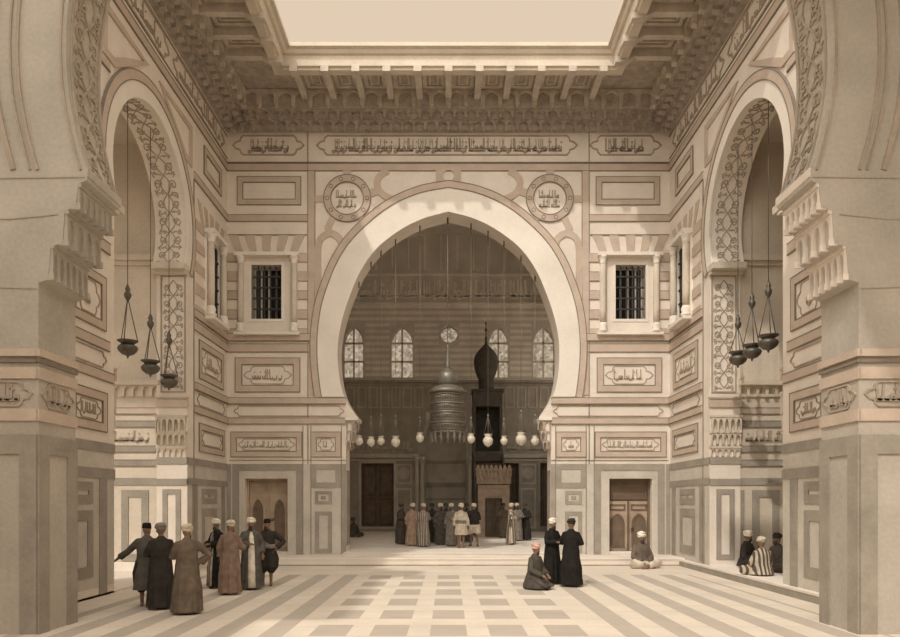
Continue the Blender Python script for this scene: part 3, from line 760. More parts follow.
    m = MB(); m.rect(fj, NY0 - .03, NY0 + .28, 0, 3.0, -.01, .03).rect(fj, NY1 - .3, NY1 + .02, 0, 3.0, -.01, .03)
    m.rect(ff, *sorted((sg * NX, sg * (NX + .3))), 0, 3.0, -.01, .03).rect(ff, *sorted((sg * (NX + 1.0), sg * (NX + 1.4))), 0, 3.0, -.01, .03)
    m.build('marble_strip', GREY, wl)
near_pier(-1, 'left'); near_pier(1, 'right')
# unseen walls of the near hall; the two overhead slabs are added for shade
o = MB().box(-11, 11, -7.6, -7, 0, 9).build('wall_front', TAN); struct(o, 'end wall of the near hall', 'wall')
for sg, side in ((-1, 'left'), (1, 'right')):
    m = MB()
    if sg < 0: m.box(-10.8, -10.2, -7, 8.4, 0, 15.8).box(-10.8, -10.2, 8.4, NY1, 0, 6.5)  # left heights stepped to shade the near left pier
    else: m.box(10.2, 10.8, -7, NY1, 0, 14)
    o = m.build('wall_near_hall_' + side, TAN); struct(o, 'wall of the near hall on the %s' % side, 'wall')
o = MB().box(-10.8, -8.0, 2, 11.6, 14, 14.5).build('ceiling_near_hall_left', TAN); struct(o, 'part of the vault of the near hall on the left', 'ceiling')  # added out of view to shade the left pier and floor
o = MB().box(3.2, 10.8, 2, 11.6, 14, 14.5).build('ceiling_near_hall_right', TAN); struct(o, 'part of the vault of the near hall on the right', 'ceiling')  # added out of view to shade the right pier and wall
# ================================================================== CORNICE
CY0 = 14.6
def sweep(m, prof):
    rows = []
    for p, z in prof:
        rows.append([m.v(q) for q in (Vector((-(W - p), CY0, z)), Vector((-(W - p), B - p, z)), Vector((W - p, B - p, z)), Vector((W - p, CY0, z)))])
    k = len(rows)
    for i in range(k):
        a, b = rows[i], rows[(i + 1) % k]
        for j in range(3): m.f((a[j], a[j + 1], b[j + 1], b[j]))
    m.f([r[0] for r in rows]); m.f([r[3] for r in rows])
    return m
CUTS = [(0, 15.74), (.2, 15.74), (.2, 16.0), (.45, 16.0), (.45, 16.24), (.8, 16.24), (.8, 16.82), (2.35, 16.82), (2.35, 17.0), (0, 17.0)]
corn = sweep(MB(), CUTS).build('trim_1', COFFER)
struct(corn, 'deep overhanging cornice of niches and coffers round the open court', 'cornice')
fas = sweep(MB(), [(2.34, 16.42), (2.62, 16.42), (2.62, 16.5), (2.70, 16.52), (2.70, 16.86), (2.78, 16.88), (2.86, 17.0), (2.94, 17.02), (2.94, 17.14), (2.34, 17.14)]).build('fascia', TAN, corn)
sweep(MB(), [(2.66, 16.865), (2.80, 16.865), (2.80, 16.9), (2.66, 16.9)]).sweep if False else None
sweep(MB(), [(2.60, 16.90), (2.89, 16.99), (2.895, 17.015), (2.60, 17.015)]).build('fascia_bead', BRKT, corn)
def tierc(p, z0, z1, cw, dep, nm, mat):
    for fr, u0, u1 in ((fr_front(B - p), -(W - p), W - p), (fr_left(-(W - p)), CY0, B - p), (fr_right(W - p), CY0, B - p)):
        n = max(1, round((u1 - u0) / cw)); m = MB(); m.arcade(fr, u0, u1, z0, z1, n, 0, dep, back=False, pier=.12, seg=4)
        for c in range(n + 1):
            u = u0 + (u1 - u0) * c / n; m.prism(fr, [(u - .07, z0 + .02), (u, z0 - .1), (u + .07, z0 + .02)], 0, dep * 1.2)
        m.build(nm, mat, corn)
tierc(.2, 15.72, 16.0, .42, .16, 'niche_row', COFFER); tierc(.45, 16.0, 16.24, .42, .2, 'niche_row', COFFER); tierc(.8, 16.26, 16.8, .62, .14, 'niche_row', NICHE)
def bracket(fr, u):
    b = MB().rect(fr, u - .11, u + .11, 16.5, 16.84, .8, 2.2).prism(lambda a, c, n: fr(u + n, c, a), [(2.1, 16.5), (2.35, 16.35), (2.76, 16.31), (2.76, 16.5), (2.1, 16.84)], -.13, .13).build('bracket', BRKT, corn)
def cofferbox(fr, u0, u1):
    m = MB(); f2 = lambda u, v, n: fr(u, 16.83 - n, v)
    m.rframe(f2, u0 + .12, u1 - .12, 1.0, 2.25, .14, -.01, .06).rframe(f2, u0 + .34, u1 - .34, 1.2, 2.05, .06, -.01, .05)
    m.build('coffer', NICHE, corn)
pitch = 31 / (F / (B - 2.7))
ks = [i * pitch for i in range(-5, 6)]
us = sorted(ks)
for u in us: bracket(fr_front(B), u)
for a, b in zip(us[:-1], us[1:]): cofferbox(fr_front(B), a, b)
for fr in (frL, frR):
    vs = [B - 3.1 - i * pitch for i in range(8)]
    for u in vs: bracket(fr, u)
    for a, b in zip(vs[1:], vs[:-1]): cofferbox(fr, a, b)
# ================================================================== PRAYER HALL
PB = 43.0
fp = fr_front(PB); SP = F / PB
def pxx(x): return (x - VX) / SP
def pz(y): return H + (HY - y) / SP
wins = [(343, 364), (390.5, 413.5), (488, 509), (532.5, 555)]
def arch_hole(u0, u1, v0, v1): return [(u0, v0)] + pointed(u0, u1, v0 + (v1 - v0) * .62, v1, 6) + [(u1, v0)]
m = MB()
hl = [(pxx(a), pxx(b), pz(378.5), pz(326)) for a, b in wins]
oc = (pxx(449), pz(334.5)); orad = 9.3 / SP
hl2 = hl + [(oc[0] - orad, oc[0] + orad, oc[1] - orad, oc[1] + orad)]
drs = [(pxx(361), pxx(394), pz(528), pz(463)), (pxx(503), pxx(519), pz(528), pz(463)), (pxx(540), pxx(553), pz(528), pz(463))]
nich = (pxx(426), pxx(466), FL, pz(412))
m.grid(fp, -8, 8, 0, 19.0, hl2 + drs + [nich], -.8, 0)
for u0, u1, v0, v1 in hl:                                  # fill the corners over the arched heads
    pts = pointed(u0, u1, v0 + (v1 - v0) * .62, v1, 6); c = len(pts) // 2
    m.prism(fp, [(u0, v1)] + pts[:c + 1], -.8, 0); m.prism(fp, [(u1, v1)] + pts[c:][::-1], -.8, 0)
cc = circ(oc, orad, 32)
for k in range(4):
    q = cc[k * 8:k * 8 + 9] if k < 3 else cc[24:] + [cc[0]]
    sx, sy = ((1, 1), (-1, 1), (-1, -1), (1, -1))[k]; m.prism(fp, [(oc[0] + sx * orad, oc[1] + sy * orad)] + q[::-1], -.8, 0)
pts = pointed(nich[0], nich[1], nich[3] - 1.6, nich[3], 7); c = len(pts) // 2
m.prism(fp, [(nich[0], nich[3])] + pts[:c + 1], -.3, 0); m.prism(fp, [(nich[1], nich[3])] + pts[c:][::-1], -.3, 0)
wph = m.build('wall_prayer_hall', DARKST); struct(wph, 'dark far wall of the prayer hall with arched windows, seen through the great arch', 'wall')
m = MB()
y = 305
while y < 380:
    segs = [-8] + [v for h in hl2 if (h[2] < pz(y) and h[3] > pz(y + 3)) for v in (h[0] - .06, h[1] + .06)] + [8]
    segs = sorted(segs)
    for a, b in zip(segs[::2], segs[1::2]): m.rect(fp, a, b, pz(y + 3), pz(y), -.01, .03)
    y += 6.2
m.build('pale_courses', DARKST2, wph)
MB().rect(fp, -8, 8, pz(305), pz(303), 0, .15).rect(fp, -8, 8, pz(276), pz(274), 0, .12).build('ledge', DARKST2, wph)
m = MB(); write(m, fp, -7, 7, pz(300), pz(279), 301, .12, .05); write(m, fp, -6.6, 7, pz(297), pz(281), 302, .07, .04); m.build('inscription', DARKST2, wph)
for i in range(17):
    pass
m = MB()
for i in range(14): m.rect(fp, -6.5 + i, -6.42 + i, pz(270), pz(235), 0, .04)
m.build('upright_joint', DARKST2, wph)
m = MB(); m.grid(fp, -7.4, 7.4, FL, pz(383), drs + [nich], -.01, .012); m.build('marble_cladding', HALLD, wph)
MB().rect(fp, -8, 8, pz(383), pz(380.5), 0, .22).build('ledge', HALLD, wph)
m = MB()
for i in range(22):
    u = -7.7 + i * .7
    if nich[0] - .5 < u < nich[1]: continue
    m.rframe(fp, u, u + .55, pz(408), pz(387), .07, 0, .04)
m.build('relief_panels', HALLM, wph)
m = MB()
for a, b in ((-8, nich[0] - .4), (nich[1] + .4, 8)): m.rect(fp, a, b, pz(458), pz(454), 0, .18).rect(fp, a, b, pz(461), pz(459), 0, .1)
m.build('ledge', HALLM, wph)
m = MB(); write(m, fp, -7.5, nich[0] - .6, pz(452), pz(440), 303, .08, .04); write(m, fp, nich[1] + .6, 7.5, pz(452), pz(440), 304, .08, .04); m.build('inscription', HALLM, wph)
for cxp in (404, 528):
    m = MB().rframe(fp, pxx(cxp - 8), pxx(cxp + 8), pz(484), pz(464), .1, 0, .05).ring(fp, circ((pxx(cxp), pz(473)), .36, 20), circ((pxx(cxp), pz(473)), .27, 20), 0, .05)
    m.prism(fp, circ((pxx(cxp), pz(473)), .26, 16), 0, .03); m.build('roundel_panel', HALLM, wph)
    MB().rframe(fp, pxx(cxp - 8), pxx(cxp + 8), FL + .2, pz(488), .12, 0, .05).build('marble_frame', HALLM, wph)
# prayer niche (half cylinder with half dome)
m = MB(); cu = (nich[0] + nich[1]) / 2; rr = (nich[1] - nich[0]) / 2; rows = []
for i in range(15):
    t = i / 14
    if t < .6: z = FL + (nich[3] - 1.6 - FL) * t / .6; r = rr
    else: a = (t - .6) / .4 * PI / 2; z = nich[3] - 1.6 + 1.6 * math.sin(a); r = rr * math.cos(a) + .02
    rows.append([m.v((cu + r * math.cos(PI * k / 14), PB + .02 + r * math.sin(PI * k / 14), z)) for k in range(15)])
for i in range(14):
    for k in range(14): m.f((rows[i][k], rows[i][k + 1], rows[i + 1][k + 1], rows[i + 1][k]), True)
nm = m.build('prayer_niche', HALLM, wph)
m = MB()
for zz, hh in ((pz(463), .2), (pz(487), .3), (pz(500), .12)):
    m.ring(lambda u, v, n: Vector((cu + u, PB + .02 + v, zz + n)), [((rr - .0) * math.cos(PI * k / 16), (rr - .0) * math.sin(PI * k / 16)) for k in range(17)], [((rr - .07) * math.cos(PI * k / 16), (rr - .07) * math.sin(PI * k / 16)) for k in range(17)], 0, hh, False)
m.build('niche_band', HALLD, nm)
for s_ in (-1, 1):
    for q in (0.22, .55): MB().lathe([(.2, FL), (.2, FL + .2), (.13, FL + .3), (.12, pz(466)), (.2, pz(460)), (.22, pz(457))], (cu + s_ * (rr + q), PB - .2, 0), 12).build('column', HALLM, wph)
m = MB().stroke(fp, pointed(nich[0] - .1, nich[1] + .1, nich[3] - 1.6, nich[3] + .15, 8), .22, 0, .08); m.build('niche_arch', HALLM, wph)
# hall windows
DN = [2]
for i, (u0, u1, v0, v1) in enumerate(hl):
    WN[0] += 1
    nmq = ('leftmost', 'second', 'third', 'rightmost')[i]
    P = arch_hole(u0, u1, v0, v1)
    w = MB().stroke(fp, P, .12, -.3, .03, True).build('window_%d' % WN[0], DARKST); struct(w, ['arched window of the prayer hall beside the left side of the great arch', 'arched window of the prayer hall left of the lantern', 'arched window of the prayer hall behind the pulpit dome', 'arched window of the prayer hall beside the right side of the great arch'][i], 'window')
    MB().prism(fp, P, -.22, -.2).build('pane', PANE, w)
    c = (u0 + u1) / 2; hh = (v1 - v0)
    MB().rect(fp, c - .05, c + .05, v0, v1 - .05, -.25, -.12).rect(fp, u0, u1, v0 + hh * .33 - .05, v0 + hh * .33 + .05, -.25, -.12).rect(fp, u0, u1, v0 + hh * .68 - .05, v0 + hh * .68 + .05, -.25, -.12).build('glazing_bar', DARKST, w)
WN[0] += 1
w = MB().ring(fp, circ(oc, orad + .08, 32), circ(oc, orad - .06, 32), -.3, .04).build('window_%d' % WN[0], DARKST); struct(w, 'round window high in the prayer hall wall above the lantern', 'window')
MB().prism(fp, circ(oc, orad, 32), -.22, -.2).build('pane', PANE, w)
m = MB()
for k in range(6): m.stroke(fp, circ((oc[0] + orad * .5 * math.cos(k * PI / 3), oc[1] + orad * .5 * math.sin(k * PI / 3)), orad * .4, 12), .015, -.24, -.18, True)
m.build('tracery', DARKST, w)
for i, (u0, u1, v0, v1) in enumerate(drs):
    lab = ['tall dark wooden door in the prayer hall, left of the prayer niche', 'narrow dark door in the prayer hall, just right of the pulpit gate', 'dark doorway at the right edge of the prayer hall'][i]
    DN[0] += 1
    d = MB().rframe(fp, u0 - .12, u1 + .12, v0 - .05, v1 + .12, .13, -.3, .08).build('door_%d' % DN[0], HALLM if i == 0 else HALLD); struct(d, lab, 'door')
    c = (u0 + u1) / 2
    for a, b in ((u0, c - .01), (c + .01, u1)):
        lf = MB().rect(fp, a - .02, b + .02, v0 - .05, v1 + .05, -.4 - .03 * (b > c), -.34 - .03 * (b > c)).build('door_leaf', WOODD, d)
        MB().rframe(fp, a + .1, b - .1, v0 + .2, v0 + (v1 - v0) * .45, .06, -.34, -.3).rframe(fp, a + .1, b - .1, v0 + (v1 - v0) * .5, v1 - .15, .06, -.34, -.3).build('door_panel', MINBAR, lf)
# shell of the hall
for sg, side in ((-1, 'left'), (1, 'right')):
    o = MB().box(*sorted((sg * 7.4, sg * 8)), B + TH, PB, 0, 14 if sg < 0 else 6.5).build('wall_prayer_hall_' + side, DARKST); struct(o, 'side wall of the prayer hall on the %s' % side, 'wall')  # right wall kept low to let sky light in and brighten the hall
m = MB(); rows = []
for i in range(25):
    a = PI * i / 24
    for rr_, st in ((7.5, 0),): rows.append((rr_ * math.cos(a), 13.4 + 5.3 * math.sin(a)))
out_ = [(a * 1.06, 13.4 + (b - 13.4) * 1.06) for a, b in rows]
m.ring(fr_front(B + TH), out_, rows, -(PB - B - TH + .5), 0, False)
o = m.build('ceiling_prayer_hall', DARKST); struct(o, 'dark barrel vault over the prayer hall', 'ceiling')
# wall above the vault front so no light leaks over the court wall
MB().prism(fr_front(B + TH - .01), [(a, b) for a, b in [(-8.3, 13.0)] + [(-8.3, 19.2)] + [(8.3, 19.2)] + [(8.3, 13.0)]], -.2, 0).build('wall_back_upper', DARKST)
struct(bpy.data.objects['wall_back_upper'], 'upper wall closing the vault behind the cornice', 'wall')
# ================================================================== PULPIT
MY = 36.0
def mx_(x, Y=MY): return (x - VX) * Y / F
def mz_(y, Y=MY): return H + (HY - y) * Y / F
pul = empty('pulpit', (mx_(494), MY, FL)); tag(pul, 'dark wooden pulpit with onion dome, stair gate and carved crest', 'pulpit')
fm = fr_front(MY)
u0, u1 = mx_(478), mx_(509.5)
g = MB().grid(fm, u0, u1, FL, mz_(485), [(mx_(485), mx_(502.5), FL + .02, mz_(498))], -.35, 0).build('gate', WOODL, pul)
m = MB().arcade(fm, u0 - .06, u1 + .06, mz_(484), mz_(476), 7, 0, .1, nb=-.3).arcade(fm, u0 - .1, u1 + .1, mz_(476), mz_(470), 9, .06, .18, nb=-.3)
m.build('crest_niches', WOODL, pul)
m = MB().rect(fm, u0 - .14, u1 + .14, mz_(470), mz_(469), -.3, .22)
for k in range(8): m.prism(fm, [(u0 - .1 + k * .23, mz_(469)), (u0 + .1 + k * .23, mz_(469)), (u0 + .06 + k * .23, mz_(466)), (u0 + k * .23, mz_(464.5)), (u0 - .06 + k * .23, mz_(466))], 0, .12)
m.build('cresting', WOODL, pul)
for a, b in ((mx_(485), mx_(493.5)), (mx_(494), mx_(502.5))):
    d = MB().rect(fm, a, b, FL + .03, mz_(498), -.14, -.1).build('gate_leaf', WOODD, pul)
    MB().rframe(fm, a + .06, b - .06, FL + .2, FL + .9, .04, -.1, -.06).rframe(fm, a + .06, b - .06, FL + 1.0, mz_(500), .04, -.1, -.06).build('leaf_panel', MINBAR, d)
MB().rframe(fm, mx_(481), mx_(506.5), mz_(496), mz_(487), .06, 0, .05).build('inscribed_panel', WOODL, pul)
KY = 40.0                                                     # the speaker's platform at the top of the stairs
def kx(x): return (x - VX) * KY / F
def kz(y): return H + (HY - y) * KY / F
m = MB()                                                      # stair flank
m.prism(lambda u, v, n: Vector((kx(473) + n, u, v)), [(MY + .3, FL), (MY + .3, FL + .9), (KY - .8, kz(455)), (KY + .9, kz(455)), (KY + .9, FL)], 0, .1)
m.prism(lambda u, v, n: Vector((kx(501) + n, u, v)), [(MY + .3, FL), (MY + .3, FL + .9), (KY - .8, kz(455)), (KY + .9, kz(455)), (KY + .9, FL)], 0, .1)
m.build('stair_side', MINBAR, pul)
m = MB()
n = 12
for k in range(n):
    z1 = FL + (kz(462) - FL) * (k + 1) / n; m.box(kx(473) + .1, kx(501), MY + .4 + k * .28, MY + .4 + (k + 1) * .28, FL, z1)
m.build('steps', WOODD, pul)
x0, x1 = kx(472.5), kx(501.5)
m = MB().box(x0, x1, KY - .75, KY + .75, kz(462), kz(452)); m.build('platform', MINBAR, pul)
for xx in (x0 + .08, x1 - .08):
    for yy in (KY - .67, KY + .67): MB().box(xx - .08, xx + .08, yy - .08, yy + .08, kz(452), kz(408)).build('post', MINBAR, pul)
m = MB().box(x0 + .1, x1 - .1, KY + .6, KY + .66, kz(452), kz(408)).box(x0 + .04, x0 + .1, KY - .6, KY + .6, kz(452), kz(408)).box(x1 - .1, x1 - .04, KY - .6, KY + .6, kz(452), kz(408)); m.build('screen', MINBAR, pul)
m = MB().box(x0, x1, KY - .75, KY + .75, kz(408), kz(393)).box(x0 - .1, x1 + .1, KY - .85, KY + .85, kz(393), kz(391)); m.build('canopy', MINBAR, pul)
c = ((kx(486)), KY, 0); s_ = KY / F
m = MB().lathe([(7.6 * s_, kz(392)), (7.2 * s_, kz(388)), (7.2 * s_, kz(384)), (8 * s_, kz(382)), (7.4 * s_, kz(380)), (10 * s_, kz(374)), (11.6 * s_, kz(368)), (12.2 * s_, kz(362)), (11.2 * s_, kz(356)), (8 * s_, kz(351)), (4 * s_, kz(347)), (1.5 * s_, kz(344)), (1.0 * s_, kz(340))], c, 24)
m.build('onion_dome', MINBAR, pul)
MB().lathe([(1.0 * s_, kz(341)), (1.3 * s_, kz(338)), (.6 * s_, kz(336)), (.6 * s_, kz(332)), (1.5 * s_, kz(330)), (.5 * s_, kz(328)), (.5 * s_, kz(325)), (1.0 * s_, kz(323.5)), (.2 * s_, kz(321))], c, 10).build('finial', MINBAR, pul)
# ================================================================== LAMPS
def soffit_z(X):
    ax = abs(X)
    for i in range(len(arch_in) - 1):
        a, b = arch_in[i], arch_in[i + 1]
        if a[0] <= ax <= b[0]: return a[1] + (b[1] - a[1]) * (ax - a[0]) / max(1e-6, b[0] - a[0])
    return arch_in[0][1]
LAMPY = 26.15
lamps = [(359, 441, 1.0, 418), (371, 442, 1.0, 418), (381, 441, .9, 416), (395.6, 442, 1.1, 417), (420, 438, 1.0, 418), (471, 439, 1.0, 419), (488, 441, 1.25, 416), (504, 441, .9, 420), (521, 439.5, 1.35, 412), (535, 441, 1.0, 416)]
ords = ['leftmost', 'second from the left', 'third from the left', 'fourth from the left', 'just left of the big lantern', 'just right of the big lantern', 'below the pulpit dome', 'third from the right', 'largest, second from the right', 'rightmost']
for (lx, ly, k, top), w_ in zip(lamps, ords):
    X = (lx - VX) * LAMPY / F; z = H + (HY - ly) * LAMPY / F; zt = H + (HY - top) * LAMPY / F
    r = .155 * k
    lp = empty('hanging_lamp', (X, LAMPY, z))
    tag(lp, 'milky glass lamp hanging in the great arch, ' + w_, 'lamp', 'glass lamps hanging in the great arch')
    c = (X, LAMPY, z)
    MB().lathe([(r * .1, -r * 1.12), (r * .4, -r * .97), (r * .75, -r * .7), (r * .97, -r * .25), (r, .1 * r), (r * .85, r * .52), (r * .6, r * .75), (r * .6, r * .9), (r * .85, r * 1.3)], c, 16).build('glass_bowl', GLASSW, lp)
    MB().lathe([(r * .86, r * 1.28), (r * .92, r * 1.36), (r * .86, r * 1.44)], c, 16).build('rim', BRONZE, lp)
    MB().lathe([(r * .05, -r * 1.4), (r * .13, -r * 1.25), (r * .06, -r * 1.1)], c, 8).build('drop_finial', BRONZE, lp)
    m = MB()
    for q in range(3):
        a = 2 * PI * q / 3 + .5; m.tube([(X + r * .88 * math.cos(a), LAMPY + r * .88 * math.sin(a), z + r * 1.35), (X, LAMPY, zt)], .011, 5)
    m.build('suspension_chains', CHAIN, lp)
    MB().lathe([(.012, zt - .06), (.05, zt), (.03, zt + .05), (.012, zt + .09)], (X, LAMPY, 0), 8).build('suspension_knob', CHAIN, lp)
    zs = soffit_z(X); MB().tube([(X, LAMPY, zt), (X, LAMPY, zs + .03)], .009, 5).build('chain', CHAIN, lp)
    MB().tube([(X, LAMPY, zs + .08), (X, LAMPY, zs - .22)], .022, 6).build('hook', IRON, lp)
# big bronze lantern
LX = (447.7 - VX) * LAMPY / F; LZ = H + (HY - 441) * LAMPY / F; u_ = LAMPY / F
lan = empty('bronze_lantern', (LX, LAMPY, LZ)); tag(lan, 'huge tiered bronze lantern hanging in the middle of the great arch', 'lantern')
def lz(y): return H + (HY - y) * LAMPY / F
c = (LX, LAMPY, 0)
tiers = [(432, 424, 17.6), (423, 414, 17.2), (413, 405, 16.7), (404, 396, 16.2)]
for y0, y1, r in tiers:
    t = MB().lathe([(r * u_ * .96, lz(y0)), (r * u_, lz(y0 - 1)), (r * u_, lz(y1 + 1)), (r * u_ * .96, lz(y1))], c, 28).build('tier', BRONZE, lan)
    nn = 44; h_ = lz(y1) - lz(y0)
    MB().lathe([((r + .12) * u_, lz(y1) - h_ * .62), ((r + .3) * u_, lz(y1) - h_ * .4), ((r + .12) * u_, lz(y1) - h_ * .18)], c, 88, False, 1, 1, .012, nn).build('pierced_row', DBRONZE, t)
    MB().lathe([((r + .1) * u_, lz(y1) - .02), ((r + .9) * u_, lz(y1) + .01), ((r + .9) * u_, lz(y1) + .04), ((r - .2) * u_, lz(y1) + .06)], c, 28).build('tier_moulding', BRONZE, t)
MB().lathe([(17.5 * u_, lz(394)), (19 * u_, lz(393)), (19 * u_, lz(391.5)), (16 * u_, lz(389.5)), (15 * u_, lz(387.5)), (10 * u_, lz(386)), (8 * u_, lz(385))], c, 28).build('crown_plate', BRONZE, lan)
MB().lathe([(16.4 * u_, lz(396)), (16.4 * u_, lz(392))], c, 28).build('upper_tier', DBRONZE, lan)
MB().lathe([(8 * u_, lz(386)), (9.2 * u_, lz(383)), (10 * u_, lz(379)), (9.4 * u_, lz(375)), (7 * u_, lz(372)), (4 * u_, lz(370)), (3.4 * u_, lz(368.5))], c, 22).build('dome', BRONZE, lan)
MB().lathe([(3.6 * u_, lz(369)), (2.0 * u_, lz(366)), (3.0 * u_, lz(363)), (1.4 * u_, lz(360)), (2.3 * u_, lz(357)), (1.0 * u_, lz(354)), (1.8 * u_, lz(351.5)), (.8 * u_, lz(349)), (1.4 * u_, lz(347)), (.4 * u_, lz(344))], c, 12).build('stem', BRONZE, lan)
m = MB(); m.lathe([(17.4 * u_, lz(434)), (18.4 * u_, lz(433.6)), (18.4 * u_, lz(432.2)), (17.4 * u_, lz(432))], c, 28); m.build('lower_moulding', BRONZE, lan)
for k in range(16):
    a = 2 * PI * k / 16; X, Y = LX + 16.8 * u_ * math.cos(a), LAMPY + 16.8 * u_ * math.sin(a)
    MB().lathe([(.025, -.16), (.07, -.1), (.08, 0), (.06, .1), (.085, .2), (.085, .22)], (X, Y, lz(438)), 8).build('oil_cup', BRONZE, lan)
MB().tube([(LX, LAMPY, lz(345)), (LX, LAMPY, arch_in[0][1] + .03)], .014, 6).build('chain', CHAIN, lan)
MB().tube([(LX, LAMPY, arch_in[0][1] + .06), (LX, LAMPY, arch_in[0][1] - .25)], .03, 6).build('hook', IRON, lan)
# boat-shaped lamps in the side arches
def boat_lamp(X, Y, z, ztop, label, k=1.0):
    r = .26 * k
    lp = empty('hanging_lamp', (X, Y, z)); tag(lp, label, 'lamp', 'bronze lamps hanging in the side arches')
    c = (X, Y, z)
    MB().lathe([(.015, -r * 1.0), (.03, -r * .85), (r * .12, -r * .75), (r * .55, -r * .6), (r * .88, -r * .3), (r, 0), (r * .9, r * .22), (r * .62, r * .4)], c, 18).build('bowl', DBRONZE, lp)
    MB().lathe([(r * .62, r * .4), (r * .7, r * .55), (r * 1.0, r * .72), (r * 1.02, r * .8), (r * .7, r * .86)], c, 18).build('rim_tray', DBRONZE, lp)
    m = MB(); za = z + ztop
    for q in range(3):
        a = 2 * PI * q / 3 + .3; m.tube([(X + r * .95 * math.cos(a), Y + r * .95 * math.sin(a), z + r * .75), (X, Y, za)], .013, 5)
    m.build('suspension_chains', DBRONZE, lp)
    MB().lathe([(.015, za - .1), (.08, za), (.1, za + .08), (.05, za + .16), (.07, za + .22), (.012, za + .36)], (X, Y, 0), 10).build('suspension_knob', DBRONZE, lp)
    zt = AZ + math.sqrt(max(.1, AR ** 2 - (Y - AC) ** 2)) + .12
    MB().tube([(X, Y, za + .3), (X, Y, zt)], .01, 5).build('chain', DBRONZE, lp)
for x, y, tp, lab in ((127.7, 348.5, 1.35, 'bronze lamp nearest the big pier in the left arch'), (150.5, 368, 1.2, 'middle of three bronze lamps in the left arch'), (169, 382, 1.2, 'bronze lamp in front of the carved jamb of the left arch')):
    Y = F * 8.5 / (VX - x); boat_lamp(-8.5, Y, H + (HY - y) * Y / F, tp, lab)
for x, y, tp, lab in ((738, 359, .95, 'lowest bronze lamp, in front of the carved jamb of the right arch'), (752, 352, 1.3, 'middle of three bronze lamps in the right arch'), (768.4, 343, 1.3, 'topmost bronze lamp in the right arch, nearest its big pier')):
    Y = F * 8.5 / (x - VX); boat_lamp(8.5, Y, H + (HY - y) * Y / F, tp, lab)
# ================================================================== PEOPLE
cl = dict(dark=(.045, .04, .035), black=(.022, .02, .018), brown=(.15, .118, .088), rose=(.24, .168, .128), palerose=(.40, .285, .215), grey=(.24, .215, .18), pale=(.60, .53, .43), white=(.78, .72, .62), taupe=(.15, .12, .095), slate=(.11, .10, .088), fez=(.09, .045, .035), pinkw=(.62, .40, .33), dim=(.085, .075, .062))
CL = {k: cloth('cloth_' + k, v) for k, v in cl.items()}
CL['stripe'] = cloth('cloth_stripe', (.50, .43, .34), (.10, .08, .065), 13)
CL['greystripe'] = cloth('cloth_grey_stripe', (.40, .35, .29), (.14, .12, .10), 17)
CL['lightstripe'] = cloth('cloth_light_stripe', (.66, .58, .48), (.2, .16, .13), 15)
def remeshed(bm, voxel, smooth, mats):
    bmesh.ops.recalc_face_normals(bm, faces=bm.faces[:])
    me = bpy.data.meshes.new('tmp'); bm.to_mesh(me); bm.free()
    o = bpy.data.objects.new('tmp', me); COL.objects.link(o)
    r = o.modifiers.new('r', 'REMESH'); r.mode = 'VOXEL'; r.voxel_size = voxel; r.use_smooth_shade = True
    s = o.modifiers.new('s', 'SMOOTH'); s.iterations = smooth; s.factor = .5
    dg = bpy.context.evaluated_depsgraph_get(); dg.update()
    out = bpy.data.meshes.new_from_object(o.evaluated_get(dg))
    bpy.data.objects.remove(o); bpy.data.meshes.remove(me)
    out.materials.clear()
    for m in mats: out.materials.append(m)
    return out
def V(*a): return Vector(a)
ARMS = {  # elbow, wrist for the arm on the +x side (mirrored for the other)
    'down': (V(.27, .03, 1.12), V(.27, -.05, .87)), 'folded': (V(.28, -.04, 1.13), V(.05, -.24, 1.13)), 'hip': (V(.43, .06, 1.16), V(.235, -.08, .99)),
    'reach': (V(.37, -.12, 1.16), V(.56, -.30, 1.02)), 'forward': (V(.26, -.10, 1.12), V(.17, -.35, 1.10)), 'lap': (V(.27, -.06, 1.10), V(.12, -.30, .96)),
    'talk': (V(.29, -.09, 1.14), V(.2, -.32, 1.3)), 'back': (V(.27, .12, 1.13), V(.06, .2, .98))}
